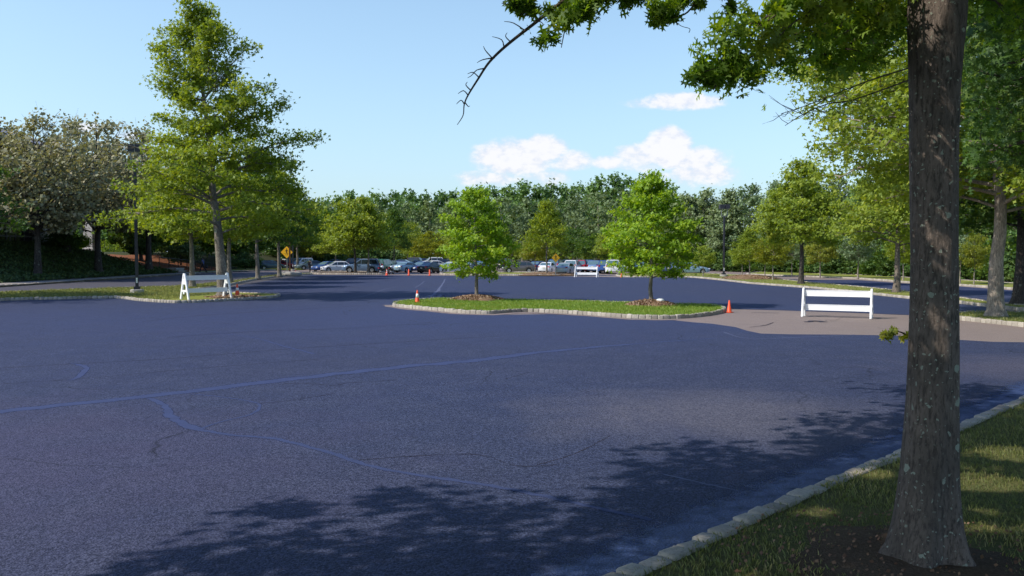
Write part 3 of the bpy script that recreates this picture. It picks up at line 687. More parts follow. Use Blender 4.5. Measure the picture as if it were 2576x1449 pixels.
o['kind'] = 'stuff'; o['label'] = 'dry brown leaf litter and chips on the soil round the near oak'; o['category'] = 'leaf litter'
# mulch mounds
def mound(label, c, rad, h, n, seed):
    o = disc('mulch_mound', c, rad, h, M['mulch'], seed=seed); tag(o, label, 'mulch')
    r = np.random.RandomState(seed); a = r.uniform(0, 6.28, n); q = rad * 1.02 * np.sqrt(r.uniform(0, 1, n))
    P = np.stack([c.x + q * np.cos(a), c.y + q * np.sin(a), c.z + h * (1 - (q / rad) ** 2).clip(-.05, 1) + r.uniform(0, .03, n)], 1)
    ch = link_mesh('bark_chips', scatter_mesh('bark_chips', P, r.uniform(.05, .13, n), r.uniform(0, 1, n), QUAD, r, 1.), M['litter'], o); ch['kind'] = 'stuff'
t1, t2 = G(1199, 754, .11), G(1637.5, 768, .11)
mound('brown bark mulch mound under the left young tree on the island', t1, 1.42, .22, 1500, 5)
mound('brown bark mulch mound with a white stone under the right young tree', t2, 1.12, .24, 1500, 6)
big_t = G(562, 745, .11)
mound('thin reddish mulch ring at the foot of the tall oak by the barricade', big_t + Vector((.8, -.7, 0)), 1.5, .06, 600, 7)
mound('brown mulch mound around the small tree on the right verge', G(1885, 701, .11), 2.6, .35, 900, 8)
mound('tan mulch patch along the far island under the small trees', G(1372, 690.5, .11), 3.2, .25, 500, 9)
s = t2 + Vector((.36, -.25, .17)); mb = MB(); bm_ = [];
mb.lathe([(.02, -.03), (.16, 0), (.2, .05), (.16, .12), (.07, .15), (.01, .155)], s, 10)
tag(mb.obj('white_stone', M['white'], smooth=True), 'rounded white stone lying on the mulch beside the right young tree', 'stone')
for (px, py, lab) in ((682 + 36, 691, 'grey boulder at the foot of the yellow pedestrian sign'),):
    c = G(px + 12, py + 1, .1); mb = MB(); mb.lathe([(.9, -.1), (1.0, .1), (.92, .3), (.6, .42), (.05, .45)], (0, 0, 0), 9)
    o = mb.obj('boulder', M['concrete'], smooth=False); o.location = c; o.scale = (1.3, .8, .9); tag(o, lab, 'boulder')
#@@TREES
# ================================================================== TREES
# tall pin oak beside the left barricade
PL = [(0, .78), (.10, 1.0), (.17, .92), (.22, .80), (.29, .74), (.37, .66), (.44, .46), (.51, .36), (.59, .32), (.68, .38), (.76, .42), (.83, .42), (.88, .28), (.93, .2), (1, .1)]
PR = [(0, .6), (.10, .90), (.2, .90), (.29, .86), (.37, .82), (.44, .80), (.51, .64), (.59, .54), (.64, .50), (.70, .42), (.77, .38), (.84, .30), (.92, .18), (1, .05)]
tall = gen_tree(11, 15.7, 6.0, 3.4, .28, nl=50, leaves=38000, prof=PL, profR=PR, lean=(-1.5, .3), e0=-4, e1=62, vs=.75, sig=.29, twig=6, bare=5, asym=.36, spread=.85)
k_ = ~((tall[1][:, 0] < -4.0) & (tall[1][:, 2] > 6.1)); tall = (tall[0], tall[1][k_], tall[2][k_])
tree_obj('pin_oak', 'tallest oak with a narrow leaning top, behind the left white barricade', 'tree', big_t, tall, M['oak_leaf'], M['bark_grey'], .205, seed=1, tpl=CLUS)
# young island trees
ya = gen_tree(21, 5.35, 1.85, .95, .085, nl=36, leaves=9500, prof=[(0, .55), (.12, .95), (.3, 1.), (.5, .88), (.68, .78), (.84, .62), (.93, .42), (1, .1)], e0=-20, e1=50, sig=.17, twig=6, asym=.2, lean=(-.12, 0), flare=1.25, spread=.8)
tree_obj('young_oak', 'young oak on the left mulch mound of the island, leafy to low down', 'tree', t1 + Vector((0, 0, .15)), ya, M['oak_young'], M['bark_grey'], .17, seed=2, tpl=CLUS)
yb = gen_tree(22, 5.75, 2.15, 1.05, .085, nl=38, leaves=11500, prof=[(0, .6), (.12, .95), (.3, 1.), (.5, .9), (.66, .74), (.8, .52), (.9, .36), (1, .06)], e0=-20, e1=55, sig=.18, twig=6, asym=.22, flare=1.25, spread=.8)
tree_obj('young_oak', 'young oak on the right mulch mound of the island with a pointed crown', 'tree', t2 + Vector((0, 0, .12)), yb, M['oak_young'], M['bark_grey'], .17, seed=3, tpl=CLUS)
# trees of the left verge row
protoA = [gen_tree(101 + i, 9., 3.6, 3.0, .17, nl=30, leaves=8500, e0=-10, e1=50, sig=.34, twig=5, minr=.02) for i in range(2)]
for i, (px, py, H, Rr, sd, lm, lab) in enumerate([
    (484, 722, 9.2, 3.4, 31, 'oak_leaf', 'oak just left of the tallest oak, its trunk seen through the barricade'),
    (579, 711, 9.5, 3.2, 33, 'oak_leaf', 'slim oak close behind the tallest oak on its right'),
    (649, 701, 11.5, 4.3, 34, 'oak_deep', 'dark crowned oak second left of the yellow pedestrian sign'),
    (703, 695, 10.8, 4.2, 35, 'oak_leaf', 'oak immediately left of the yellow pedestrian sign'),
    (748, 677, 11.5, 4.2, 36, 'oak_deep', 'oak behind the yellow pedestrian sign by the parked cars')]):
    g = gen_tree(sd, H, Rr, 3.2, .19, nl=34, leaves=10000, e0=-8, e1=50, sig=.36, twig=5, minr=.02)
    tree_obj('pin_oak', lab, 'tree', G(px, py, .11), g, M[lm], M['bark_grey'], .30, seed=sd, tpl=CLUS)
g = gen_tree(37, 10.5, 5.6, 3.2, .25, nl=34, leaves=14000, e0=-6, e1=48, sig=.34, twig=6)
tree_obj('pin_oak', 'green oak reaching in from the left edge of the view above the verge', 'tree', (-31.3, 44, .11), g, M['oak_deep'], M['bark'], .24, seed=37, tpl=CLUS)
# olive coloured trees on the bank in front of the building
ol = [gen_tree(61 + i, 10.5, 5.0, 3.1, .24, lowk=.92, nl=40, leaves=8800, prof=ROUND, e0=12, e1=70, sig=.36, twig=7, asym=.35, minr=.02, bare=4) for i in range(2)]
olive_spots = [(95, 694, 300, 0, 'olive leaved tree on the bank at far left, forked trunk in shade'), (248, 689, 300, 1, 'olive leaved tree on the bank directly in front of the white column'),
               (375, 684, 330, 0, 'olive leaved tree on the bank just right of the left lamp post'), (-10, 668, 300, 1, 'olive leaved tree crown at the left edge against the roof'),
               (170, 660, 305, 0, 'olive leaved tree behind the two foremost bank trees')]
ot = []
for i, (px, py, ty, k, lab) in enumerate(olive_spots):
    X = -41.5 if i < 3 else -47.5
    dY = X / ((px - CX) / F); z = bank_h(X, dY)
    H = CAMZ + (HZ - ty) / F * dY - z; s = H / 10.5
    if i < 2: o = tree_obj('bank_tree', lab, 'tree', (X, dY, z), ol[k], M['olive_leaf'], M['bark_dark'], .25, 'olive leaved trees on the bank', rz=i, scale=s, seed=i); ot.append(o)
    else: o = copy_thing(ot[k], lab, (X, dY, z), rz=i * 1.9, scale=(s * 1.0, s, s))
# dark understory trees beyond, along the bank
db = [gen_tree(71 + i, 9, 4.2, 1.6, .2, nl=30, leaves=6500, prof=ROUND, e0=0, e1=60, sig=.45, twig=5, minr=.025) for i in range(2)]
dt = []
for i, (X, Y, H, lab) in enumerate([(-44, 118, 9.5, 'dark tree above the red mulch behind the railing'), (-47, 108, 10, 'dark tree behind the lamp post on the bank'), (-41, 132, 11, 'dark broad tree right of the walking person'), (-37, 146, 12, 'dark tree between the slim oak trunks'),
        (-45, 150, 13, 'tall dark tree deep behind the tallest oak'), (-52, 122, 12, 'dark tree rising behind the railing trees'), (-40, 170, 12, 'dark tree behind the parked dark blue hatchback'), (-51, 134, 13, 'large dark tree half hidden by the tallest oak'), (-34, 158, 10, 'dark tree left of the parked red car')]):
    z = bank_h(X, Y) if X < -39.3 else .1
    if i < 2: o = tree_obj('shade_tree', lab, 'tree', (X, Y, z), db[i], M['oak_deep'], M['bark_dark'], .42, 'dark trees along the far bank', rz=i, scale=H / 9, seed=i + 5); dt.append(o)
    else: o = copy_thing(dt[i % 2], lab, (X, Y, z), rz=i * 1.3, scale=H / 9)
# light pine shrub and bushes near the railing
pn = gen_tree(81, 3.6, 2.6, .3, .08, nl=26, leaves=5200, prof=ROUND, e0=0, e1=50, sig=.28, twig=5)
tree_obj('pine_shrub', 'pale green pine shrub behind the walking person', 'shrub', (-43.5, 112, 1.0), pn, M['pine_leaf'], M['bark_dark'], .22, seed=8)
bs = gen_tree(82, 1.6, 1.5, .15, .04, nl=18, leaves=3000, prof=ROUND, e0=5, e1=60, sig=.2, twig=4)
b0 = tree_obj('bush', 'small bright bush at the foot of the white column', 'shrub', (-50.6, 99.5, 3.0), bs, M['oak_young'], M['bark_dark'], .16, seed=9)
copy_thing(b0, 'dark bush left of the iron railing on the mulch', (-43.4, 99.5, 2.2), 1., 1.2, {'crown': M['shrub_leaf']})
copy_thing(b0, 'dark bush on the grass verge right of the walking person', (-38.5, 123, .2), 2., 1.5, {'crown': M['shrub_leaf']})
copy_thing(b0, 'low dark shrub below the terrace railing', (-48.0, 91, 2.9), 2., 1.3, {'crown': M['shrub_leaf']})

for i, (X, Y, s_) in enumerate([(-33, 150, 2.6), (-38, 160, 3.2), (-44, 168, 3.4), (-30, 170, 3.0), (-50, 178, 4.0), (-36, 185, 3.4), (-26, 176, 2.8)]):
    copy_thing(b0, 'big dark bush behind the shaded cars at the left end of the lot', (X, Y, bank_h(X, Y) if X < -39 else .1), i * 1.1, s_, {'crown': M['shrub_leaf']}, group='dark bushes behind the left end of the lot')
# mid distance trees on the far islands and among the cars
md = [gen_tree(91 + i, 9, 3.7, 3.0, .15, nl=30, leaves=7200, prof=p, e0=e, e1=48, sig=.36, twig=5, minr=.022) for i, (p, e) in enumerate([(OAKP, -12), (ROUND, -4), (CONE, -8)])]
protos = []
for i, g in enumerate(md): protos.append(None)
# crowns: centre px, base py, top py, crown width px, proto, leaf, bark, label
mid = [(894, 686.3, 502, 155, 1, 'oak_leaf', 'bark_dark', 'rounded oak on the far left island before the blue grey SUV'),
       (926, 686.0, 512, 120, 2, 'oak_leaf', 'bark_grey', 'pale trunked oak on the far left island behind the SUV roof'),
       (992, 676, 528, 95, 2, 'oak_deep', 'bark_dark', 'dark narrow oak right of the far left island'),
       (845, 680, 560, 110, 0, 'oak_leaf', 'bark_grey', 'low oak left of the rounded oak, over the white hatchback'),
       (1025, 672, 560, 80, 1, 'oak_leaf', 'bark_grey', 'small oak above the pale silver sedan'),
       (1083, 674, 585, 90, 1, 'oak_gold', 'bark_dark', 'small light oak left of the island trees behind the black sedan'),
       (1160, 680, 560, 100, 0, 'oak_leaf', 'bark_grey', 'oak peeping out left behind the left island tree'),
       (1250, 678, 560, 95, 2, 'oak_leaf', 'bark_grey', 'oak just right behind the left island tree'),
       (1375, 691, 508, 118, 2, 'oak_leaf', 'bark_grey', 'pointed oak on the far island beside the second yellow sign'),
       (1346, 689, 588, 75, 0, 'oak_gold', 'bark_pale', 'small low oak over the white sedan on the far island'),
       (1440, 676, 575, 100, 1, 'oak_deep', 'bark_grey', 'dark green oak right of the second yellow sign'),
       (1500, 678, 590, 100, 1, 'oak_deep', 'bark_grey', 'dark low oak above the far white barricade'),
       (1540, 682, 565, 90, 0, 'oak_leaf', 'bark_grey', 'oak left behind the right island tree'),
       (1700, 686, 590, 80, 0, 'oak_leaf', 'bark_grey', 'oak right behind the right island tree'),
       (785, 672, 592, 75, 1, 'oak_gold', 'bark_pale', 'small reddish gold tree above the grey green sedan'),
       (1769, 694.5, 620, 62, 1, 'oak_leaf', 'bark_pale', 'small tree standing before the silver sedan on the right'),
       (1885, 701, 578, 92, 0, 'oak_leaf', 'bark_pale', 'small drooping oak on the mulch mound of the right verge'),
       (1944, 703.5, 590, 90, 1, 'oak_gold', 'bark_pale', 'small rounded tree right of the mulch mound'),
       (1867, 693, 612, 60, 1, 'oak_leaf', 'bark_pale', 'little tree with white trunk right of the far lamp post'),
       (1924, 693.5, 600, 66, 1, 'oak_leaf', 'bark_pale', 'little white trunked tree between the two small verge trees'),
       (1992, 693.8, 585, 78, 0, 'silver_leaf', 'bark_pale', 'pale leaved young tree left of the dark verge oak trunk'),
       (2063, 697, 590, 82, 1, 'oak_gold', 'bark_pale', 'young golden green tree right of the dark verge oak trunk'),
       (2158, 699.5, 570, 88, 1, 'silver_leaf', 'bark_pale', 'young silvery tree on the far verge above the right barricade'),
       (2272, 705, 575, 80, 1, 'oak_leaf', 'bark_pale', 'young tree tucked left of the big near trunk on the far verge'),
       (2415, 713, 575, 85, 0, 'silver_leaf', 'bark_pale', 'young tree showing right of the big near trunk'),
       (2450, 715, 590, 70, 1, 'oak_gold', 'bark_pale', 'thin young tree left of the pale right oak trunk')]
for i, (px, py, ty, w, k, lm, bk, lab) in enumerate(mid):
    p = G(px, py, .11); H = CAMZ + (HZ - ty) / F * p.y - .1; rad = w / 2 / F * p.y; sz = H / 9; sx = rad / 3.7 * 1.02
    if protos[k] is None:
        protos[k] = tree_obj('oak_tree', lab, 'tree', p, md[k], M[lm], M[bk], .33, 'oaks around the far car park', seed=k + 20, tpl=CLUS); protos[k].scale = (sx, sx, sz); protos[k]['group'] = 'oaks around the far car park'
    else: copy_thing(protos[k], lab, p, rz=i * 2.1, scale=(sx, sx, sz), mats={'crown': M[lm], 'trunk': M[bk]})
# verge oaks on the right
g = gen_tree(131, 9.2, 3.15, 2.9, .19, nl=40, leaves=15000, prof=[(0, .75), (.12, 1), (.3, .98), (.5, .88), (.66, .72), (.78, .42), (.9, .36), (1, .08)], e0=-8, e1=45, sig=.30, twig=6)
tree_obj('pin_oak', 'dark trunked oak with tiered crown on the verge behind the right barricade', 'tree', G(2015, 714, .11), g, M['oak_leaf'], M['bark_dark'], .25, seed=131, tpl=CLUS)
g = gen_tree(132, 8.2, 3.9, 2.7, .19, nl=38, leaves=15000, e0=-8, e1=45, sig=.28, twig=6)
tree_obj('pin_oak', 'brown trunked oak on the verge just left of the big near trunk', 'tree', G(2255, 735, .11), g, M['oak_leaf'], M['bark'], .21, seed=132, tpl=CLUS)
g = gen_tree(133, 14.5, 6.9, 3.7, .27, nl=60, leaves=62000, prof=ROUND, e0=-14, e1=50, sig=.33, twig=8, asym=.12)
tree_obj('pin_oak', 'large oak with pale sunlit trunk on the right verge', 'tree', G(2505, 796, .11), g, M['oak_leaf'], M['bark_pale'], .20, seed=133, tpl=CLUS)
g = gen_tree(134, 11.5, 5.0, 3.2, .27, nl=44, leaves=30000, prof=ROUND, e0=-8, e1=50, sig=.33, twig=7)
tree_obj('pin_oak', 'oak with very dark trunk at the right edge of the view', 'tree', G(2563, 765, .11), g, M['oak_deep'], M['bark_dark'], .24, seed=134, tpl=CLUS)

# woodland edge behind the right lot: individual trees
wp = [gen_tree(141 + i, 11, 3.6, c, .18, nl=30, leaves=6500, prof=p, e0=0, e1=60, sig=.42, twig=5, minr=.03, asym=.25) for i, (p, c) in enumerate([(ROUND, .8), (OAKP, 1.0), (ROUND, 1.6)])]
wt = [None] * 3
edge = [(1722, 492, 110, 2, 'wood_grey', 'greyish sparse tree right of the right island tree'), (1768, 478, 120, 0, 'wood_grey', 'grey green tree left of the far lamp post top'), (1830, 482, 110, 1, 'wood_grey', 'grey green tree behind the far lamp post'),
        (1885, 468, 125, 0, 'silver_leaf', 'silvery broad tree right of the far lamp post'), (1945, 462, 105, 1, 'silver_leaf', 'silvery tree left of the tiered verge oak'), (1995, 470, 110, 2, 'wood_leaf', 'dark tree filling in behind the tiered verge oak'),
        (2050, 462, 120, 0, 'wood_grey', 'greyish tree behind the right shoulder of the tiered oak'), (2105, 450, 120, 2, 'silver_leaf', 'pale tree in the woodland edge above the right barricade'), (2165, 455, 125, 1, 'wood_leaf', 'dark tree in the woodland edge above the right barricade'),
        (2225, 440, 130, 0, 'wood_grey', 'grey tree in the woodland edge left of the big near trunk'), (2285, 435, 130, 2, 'wood_leaf', 'dark woodland tree hidden partly by the big near trunk'), (2360, 430, 140, 1, 'wood_leaf', 'dark woodland tree behind the big near trunk'),
        (2430, 420, 150, 0, 'wood_grey', 'grey woodland tree right of the big near trunk'), (2500, 410, 150, 2, 'wood_leaf', 'dark woodland tree behind the pale trunk on the right'), (2580, 400, 160, 0, 'wood_leaf', 'dark woodland tree at the right edge')]
def edge_Y(px): return float(np.interp(px, [1700, 1880, 2154, 2283, 2414, 2576, 2700], [120, 106, 90, 80, 73, 65, 60]))
for i, (px, ty, w, k, lm, lab) in enumerate(edge):
    Y = edge_Y(px) + 9 + (i % 2) * 3; X = (px - CX) / F * Y; H = CAMZ + (HZ - ty) / F * Y; rad = w / 2 / F * Y; s = (rad / 3.6 * 1.15, rad / 3.6 * 1.15, H / 11)
    if wt[k] is None: wt[k] = tree_obj('woodland_tree', lab, 'tree', (X, Y, 0), wp[k], M[lm], M['bark_grey'], .42, 'trees of the woodland edge on the right', seed=k + 40, tpl=CLUS); wt[k].scale = s
    else: copy_thing(wt[k], lab, (X, Y, 0), rz=i * 1.7, scale=s, mats={'crown': M[lm]})
# clipped looking undergrowth at the foot of the wood
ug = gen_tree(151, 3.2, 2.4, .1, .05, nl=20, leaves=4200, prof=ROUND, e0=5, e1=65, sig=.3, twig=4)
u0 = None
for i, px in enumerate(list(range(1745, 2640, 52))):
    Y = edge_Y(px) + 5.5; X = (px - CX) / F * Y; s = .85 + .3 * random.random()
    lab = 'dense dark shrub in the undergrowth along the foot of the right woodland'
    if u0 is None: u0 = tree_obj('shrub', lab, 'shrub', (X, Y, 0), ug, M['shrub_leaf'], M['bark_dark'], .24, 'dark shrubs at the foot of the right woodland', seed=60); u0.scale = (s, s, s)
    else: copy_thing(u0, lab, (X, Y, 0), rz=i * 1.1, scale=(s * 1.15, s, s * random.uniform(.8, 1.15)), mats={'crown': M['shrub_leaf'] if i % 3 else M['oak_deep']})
# far woodland mass closing the view
def wood(name, label, rows, mat, seed, lsize, leaves=1500, trunks=True):
    r = np.random.RandomState(seed); mb = MB(); PP = []; TT = []
    gens = [gen_tree(seed * 10 + j, 10, 4.2, 2.2, .16, nl=20, leaves=leaves, prof=(ROUND, OAKP, ROUND)[j], e0=0, e1=60, sig=.5, twig=4, minr=.05) for j in range(3)]
    for (px0, px1, step, Y, tops) in rows:
        px = px0
        while px < px1:
            y = Y * r.uniform(.97, 1.06); X = (px - CX) / F * y; H = CAMZ + (HZ - float(np.interp(px, tops[0], tops[1])) + r.uniform(-9, 7)) / F * y
            g = gens[r.randint(3)]; s = np.array([H / 10 * r.uniform(.85, 1.15) * .9, 0, H / 10]); s[1] = s[0]; a = r.uniform(0, 6.28)
            P = g[1] * s; P = np.stack([P[:, 0] * math.cos(a) - P[:, 1] * math.sin(a), P[:, 0] * math.sin(a) + P[:, 1] * math.cos(a), P[:, 2]], 1) + np.array([X, y, 0])
            PP.append(P); TT.append(np.clip(g[2] * .45 + r.uniform(-.1, .55), 0, 1))
            if trunks:
                mb.tube([(X, y, -.2), (X + r.normal(0, .3), y, H * .4), (X + r.normal(0, .5), y, H * .8)], [.28, .2, .08], 5)
            px += step * r.uniform(.8, 1.25)
    P = np.concatenate(PP); T = np.concatenate(TT)
    o = link_mesh(name, scatter_mesh(name, P, lsize * r.uniform(.7, 1.3, len(P)), T, CLUS, r, .4), mat); o['kind'] = 'stuff'; o['label'] = label; o['category'] = 'woodland'
    if trunks: link_mesh('trunks', mb.mesh('trunks'), M['bark_pale'], o)['kind'] = 'stuff'
TOPS = ([600, 780, 830, 900, 960, 1040, 1120, 1200, 1300, 1400, 1480, 1560, 1620, 1700, 1800, 2000, 2400, 2700], [500, 520, 500, 498, 490, 488, 486, 479, 472, 472, 468, 450, 452, 490, 500, 490, 470, 470])
TOPS2 = (TOPS[0], [t + 22 for t in TOPS[1]])
wood('far_woodland', 'dense dark green wood closing the view behind the parked cars', [(-300, 1760, 34, 262, TOPS), (-300, 1760, 42, 246, ([0, 3000], [520, 520]))], M['wood_leaf'], 5, 1.2, 2600)
wood('grey_woodland', 'paler grey green front trees of the far wood with thin light trunks', [(760, 1740, 62, 222, TOPS2), (700, 1750, 50, 205, ([0, 3000], [575, 575]))], M['wood_grey'], 6, .85, 1900)
wood('low_woodland', 'low olive young growth at the foot of the far wood', [(0, 660, 30, 225, ([0, 3000], [600, 600])), (660, 1760, 30, 192, ([0, 3000], [612, 612])), (1700, 2700, 60, 175, ([1700, 2700], [510, 480]))], M['oak_leaf'], 8, .55, 900, True)
#@@NEAR
# ================================================================== THE NEAR OAKS
def near_oak(name, label, base, seed, H, Rr, clear, tr, leaves, lsize, lm, flare=1.6, clip=True, e0=-6):
    mb, P, tone = gen_tree(seed, H, Rr, clear, tr, nl=46, leaves=leaves, prof=[(0, 1.), (.15, 1.), (.35, .9), (.6, .66), (.8, .42), (1, .08)], e0=e0, e1=48, sig=.32, twig=8, asym=.12, wig=.0, flare=flare)
    P = P + np.array(base[:])
    if clip:                                                  # the crown stays above the sight line to the sky, as in the photo
        px, py, f = project(P); k = (f > .3) & (px > -150) & (px < 2800) & (py > -45) & (py < 1600)
        allow = ((px > 2420) & (py < 120)) | ((px > 2250) & (py < -10))
        P, tone = P[~k | allow], tone[~k | allow]
    # openings cut along sun rays so light reaches trunk, lawn and lower sprays
    ts = np.array([SUN_DIR.x * math.cos(SUN_EL), SUN_DIR.y * math.cos(SUN_EL), math.sin(SUN_EL)])
    for q, rd in [(oak_base + Vector((-.1, 0, 2.9)), .42), (oak_base + Vector((0, 0, 3.9)), .3), (G(2470, 1215, .1), .38), (G(2545, 1140, .1), .42), (G(2190, 1195, .1), .25), (G(2060, 1290, .1), .2), (G(2420, 1330, .1), .16), (at(2000, 120, 6.2), .45), (at(1850, 160, 5.8), .45), (at(2140, 80, 6.3), .45), (at(1440, 60, 6.0), .4), (at(2205, 1290, 6.6), .2)]:
        d = P - np.array(q[:]); s_ = d @ ts; e_ = np.linalg.norm(d - s_[:, None] * ts, axis=1); kk = ~((e_ < rd * np.random.RandomState(3).uniform(.75, 1.2, len(P))) & (s_ > 0)); P, tone = P[kk], tone[kk]
    r = np.random.RandomState(seed)
    t = empty(name, label, 'tree', base)
    return t, mb, P - np.array(base[:]), tone, r
ob = oak_base
# near oak: own trunk with bark relief and root flare
t = empty('pin_oak', 'large near oak with lichen spotted trunk on the lawn at right', 'tree', ob)
def lump(i, th, p):
    z = p.z; fl = math.exp(-max(0, z) * 3.2)
    return 1 + .035 * math.sin(3 * th + z * .8) + .02 * math.sin(7 * th - z * 2.1 + 1.) + fl * (.17 * math.sin(5 * th + .6) + .09 * math.sin(3 * th + 2.)) + .05 * math.exp(-((z - 4.1) / .25) ** 2)
mb = MB(); zs = [-.12, -.04, .03, .1, .18, .27, .38, .5, .7, .95, 1.2, 1.5, 1.9, 2.3, 2.7, 3.1, 3.5, 3.8, 4.0, 4.2, 4.45, 4.8, 5.5, 6.5, 8, 10, 12, 13.5]
tilt = .013
def tro(z): return Vector((tilt * z + .02 * math.sin(z * 1.3), .01 * z, z))
def rad_o(z): return float(np.interp(z, [0, .1, .3, .63, 1.26, 2.2, 3.46, 4.1, 4.5, 8, 13.5], [.315, .27, .235, .204, .178, .161, .170, .192, .182, .12, .02]))
mb.tube([tro(z) for z in zs], [rad_o(z) for z in zs], 48, lump=lump)
tk = mb.obj('trunk', M['bark'], t, smooth=True)
def limbs(mb, specs):
    for pts, r0, r1 in specs:
        P = smooth_poly(pts, 4); n = len(P); mb.tube(P, [r0 + (r1 - r0) * i / (n - 1) for i in range(n)], 6, cap=True)
def loose_branches(mbx, parent):
    n = len(mbx.v); par = list(range(n))
    def fd(a):
        while par[a] != a: par[a] = par[par[a]]; a = par[a]
        return a
    for f in mbx.f:
        for k in f[1:]: par[fd(k)] = fd(f[0])
    # gather twigs onto the limb they start nearest to
    comp = {}
    for f in mbx.f: comp.setdefault(fd(f[0]), []).append(f)
    comps = sorted(comp.values(), key=lambda c: -len(c)); V = np.array(mbx.v)
    cent = [V[sorted({i for f in c for i in f})] for c in comps]
    big = [i for i in range(len(comps)) if len(comps[i]) > 12][:48] or [0]
    groups = {i: list(comps[i]) for i in big}
    for i in range(len(comps)):
        if i in groups: continue
        m = cent[i][:4].mean(0); j = min(big, key=lambda b: ((cent[b] - m) ** 2).sum(1).min()); groups[j] += comps[i]
    for k, j in enumerate(big):
        m = MB(); ids = sorted({i for f in groups[j] for i in f}); mp = {a: b for b, a in enumerate(ids)}
        m.add([mbx.v[i] for i in ids], [tuple(mp[i] for i in f) for f in groups[j]]); m.obj('branch', M['bark'], parent, smooth=True)
# high crown of the near oak
T2, mbc, P, tone, r = near_oak('tmp', 'x', ob, 201, 13.5, 6.4, 4.7, .10, 52000, .2, 'oak_deep')
bpy.data.objects.remove(T2)
def filt_faces(mbx, base):
    V = np.array(mbx.v); px, py, f = project(V + np.array(base[:])); bad = (f > .2) & (px > -60) & (px < 2640) & (py > -25) & (py < 1500) & (np.hypot(V[:, 0], V[:, 1]) > .0)
    mbx.f = [q for q in mbx.f if not any(bad[i] for i in q)]
filt_faces(mbc, ob)
loose_branches(mbc, t)
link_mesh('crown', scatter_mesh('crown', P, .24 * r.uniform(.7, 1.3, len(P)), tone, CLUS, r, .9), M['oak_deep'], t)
# hanging leafy sprays seen against the sky, each a real spray of lobed leaves on twigs
def spray(parent, base, spines, lsize, mat, seed, name='leaf_spray', tw=.012, dens=1., spread=.16, toneb=0.):
    r = np.random.RandomState(seed); mb = MB(); PP = []; TT = []
    for (pix, sp_, n) in spines:
        W = smooth_poly([at(*p) for p in pix], 5); W = [p - Vector(base) for p in W]; m = len(W)
        mb.tube(W, [tw * (1 - .7 * i / (m - 1)) for i in range(m)], 5, cap=False)
        nt = max(3, int(n / 9))
        for j in range(nt):
            i = r.randint(0, m - 1); q = W[i].lerp(W[i + 1], r.uniform()); d = Vector(r.normal(0, 1, 3)); d.z = max(d.z * .75, -.42); d.normalize(); L = sp_ * r.uniform(.5, 1.25)
            q2 = q + d * L; mb.tube([q, q.lerp(q2, .5) + Vector(r.normal(0, .02, 3)), q2], [tw * .45, tw * .3, tw * .15], 4, cap=False)
            k = max(3, int(n / nt * dens * 2.4)); s = r.uniform(.25, 1.08, k)
            pts = np.array([q[:]]) + s[:, None] * np.array([(q2 - q)[:]]) + r.normal(0, sp_ * .2, (k, 3)); PP.append(pts); TT.append(np.clip(r.uniform(0, .6) + r.uniform(0, .4, k) + toneb, 0, 1))
    P = np.concatenate(PP); T = np.concatenate(TT)
    br = link_mesh('branch', mb.mesh('branch', smooth=True), M['twig'], parent)
    link_mesh(name, scatter_mesh(name, P, lsize * r.uniform(.7, 1.25, len(P)), T, OAK, r, .35), mat, br)
# inner mass left of the trunk top and its long drooping tip
spray(t, ob, [([(2300, -150, 6.7), (2200, 0, 6.3), (2080, 60, 6.0), (1960, 110, 5.9), (1850, 160, 5.8), (1740, 190, 5.8)], .30, 330),
              ([(2290, -60, 6.7), (2200, 60, 6.6), (2120, 120, 6.5), (2020, 150, 6.4), (1930, 170, 6.3)], .28, 300),
              ([(2290, -160, 6.7), (2150, -60, 6.2), (2020, 0, 6.0), (1930, 40, 5.9), (1890, 90, 5.8)], .28, 300),
              ([(2290, -100, 7.4), (2230, 10, 7.4), (2160, 70, 7.3), (2060, 110, 7.2)], .32, 300),
              ([(2295, 20, 6.9), (2250, 70, 7.0), (2200, 120, 7.0), (2150, 170, 7.0)], .22, 170),
              ([(1880, 165, 5.8), (1820, 185, 5.8), (1770, 195, 5.7), (1722, 188, 5.7)], .16, 140),
              ([(1840, 175, 5.8), (1810, 205, 5.75), (1795, 225, 5.7)], .08, 26)], .092, M['near_leaf'], 301, tw=.014)
spray(t, ob, [([(2300, -140, 5.9), (2150, -40, 5.6), (2020, 40, 5.5), (1960, 90, 5.4)], .22, 90),
              ([(2290, -40, 6.2), (2200, 40, 6.1), (2110, 90, 6.0)], .22, 90)], .10, M['oak_leaf'], 302, tw=.010)
# foliage right of the trunk top
spray(t, ob, [([(2420, -120, 7.2), (2480, -20, 7.6), (2560, 40, 8.2), (2640, 90, 8.6)], .35, 170),
              ([(2430, -60, 7.6), (2520, -30, 8.4), (2620, 0, 9)], .35, 150)], .10, M['near_leaf'], 303)
# small sprigs on the trunk
spray(t, ob, [([(2282, 842, 6.55), (2262, 834, 6.5), (2235, 838, 6.45), (2212, 842, 6.4)], .055, 11), ([(2282, 843, 6.55), (2250, 830, 6.5), (2240, 822, 6.45)], .045, 6)], .085, M['oak_gold'], 304, 'sprig_leaf', tw=.004)
spray(t, ob, [([(2405, 250, 6.55), (2392, 225, 6.5), (2378, 205, 6.45)], .02, 4)], .06, M['oak_gold'], 305, 'sprig_leaf', tw=.005)
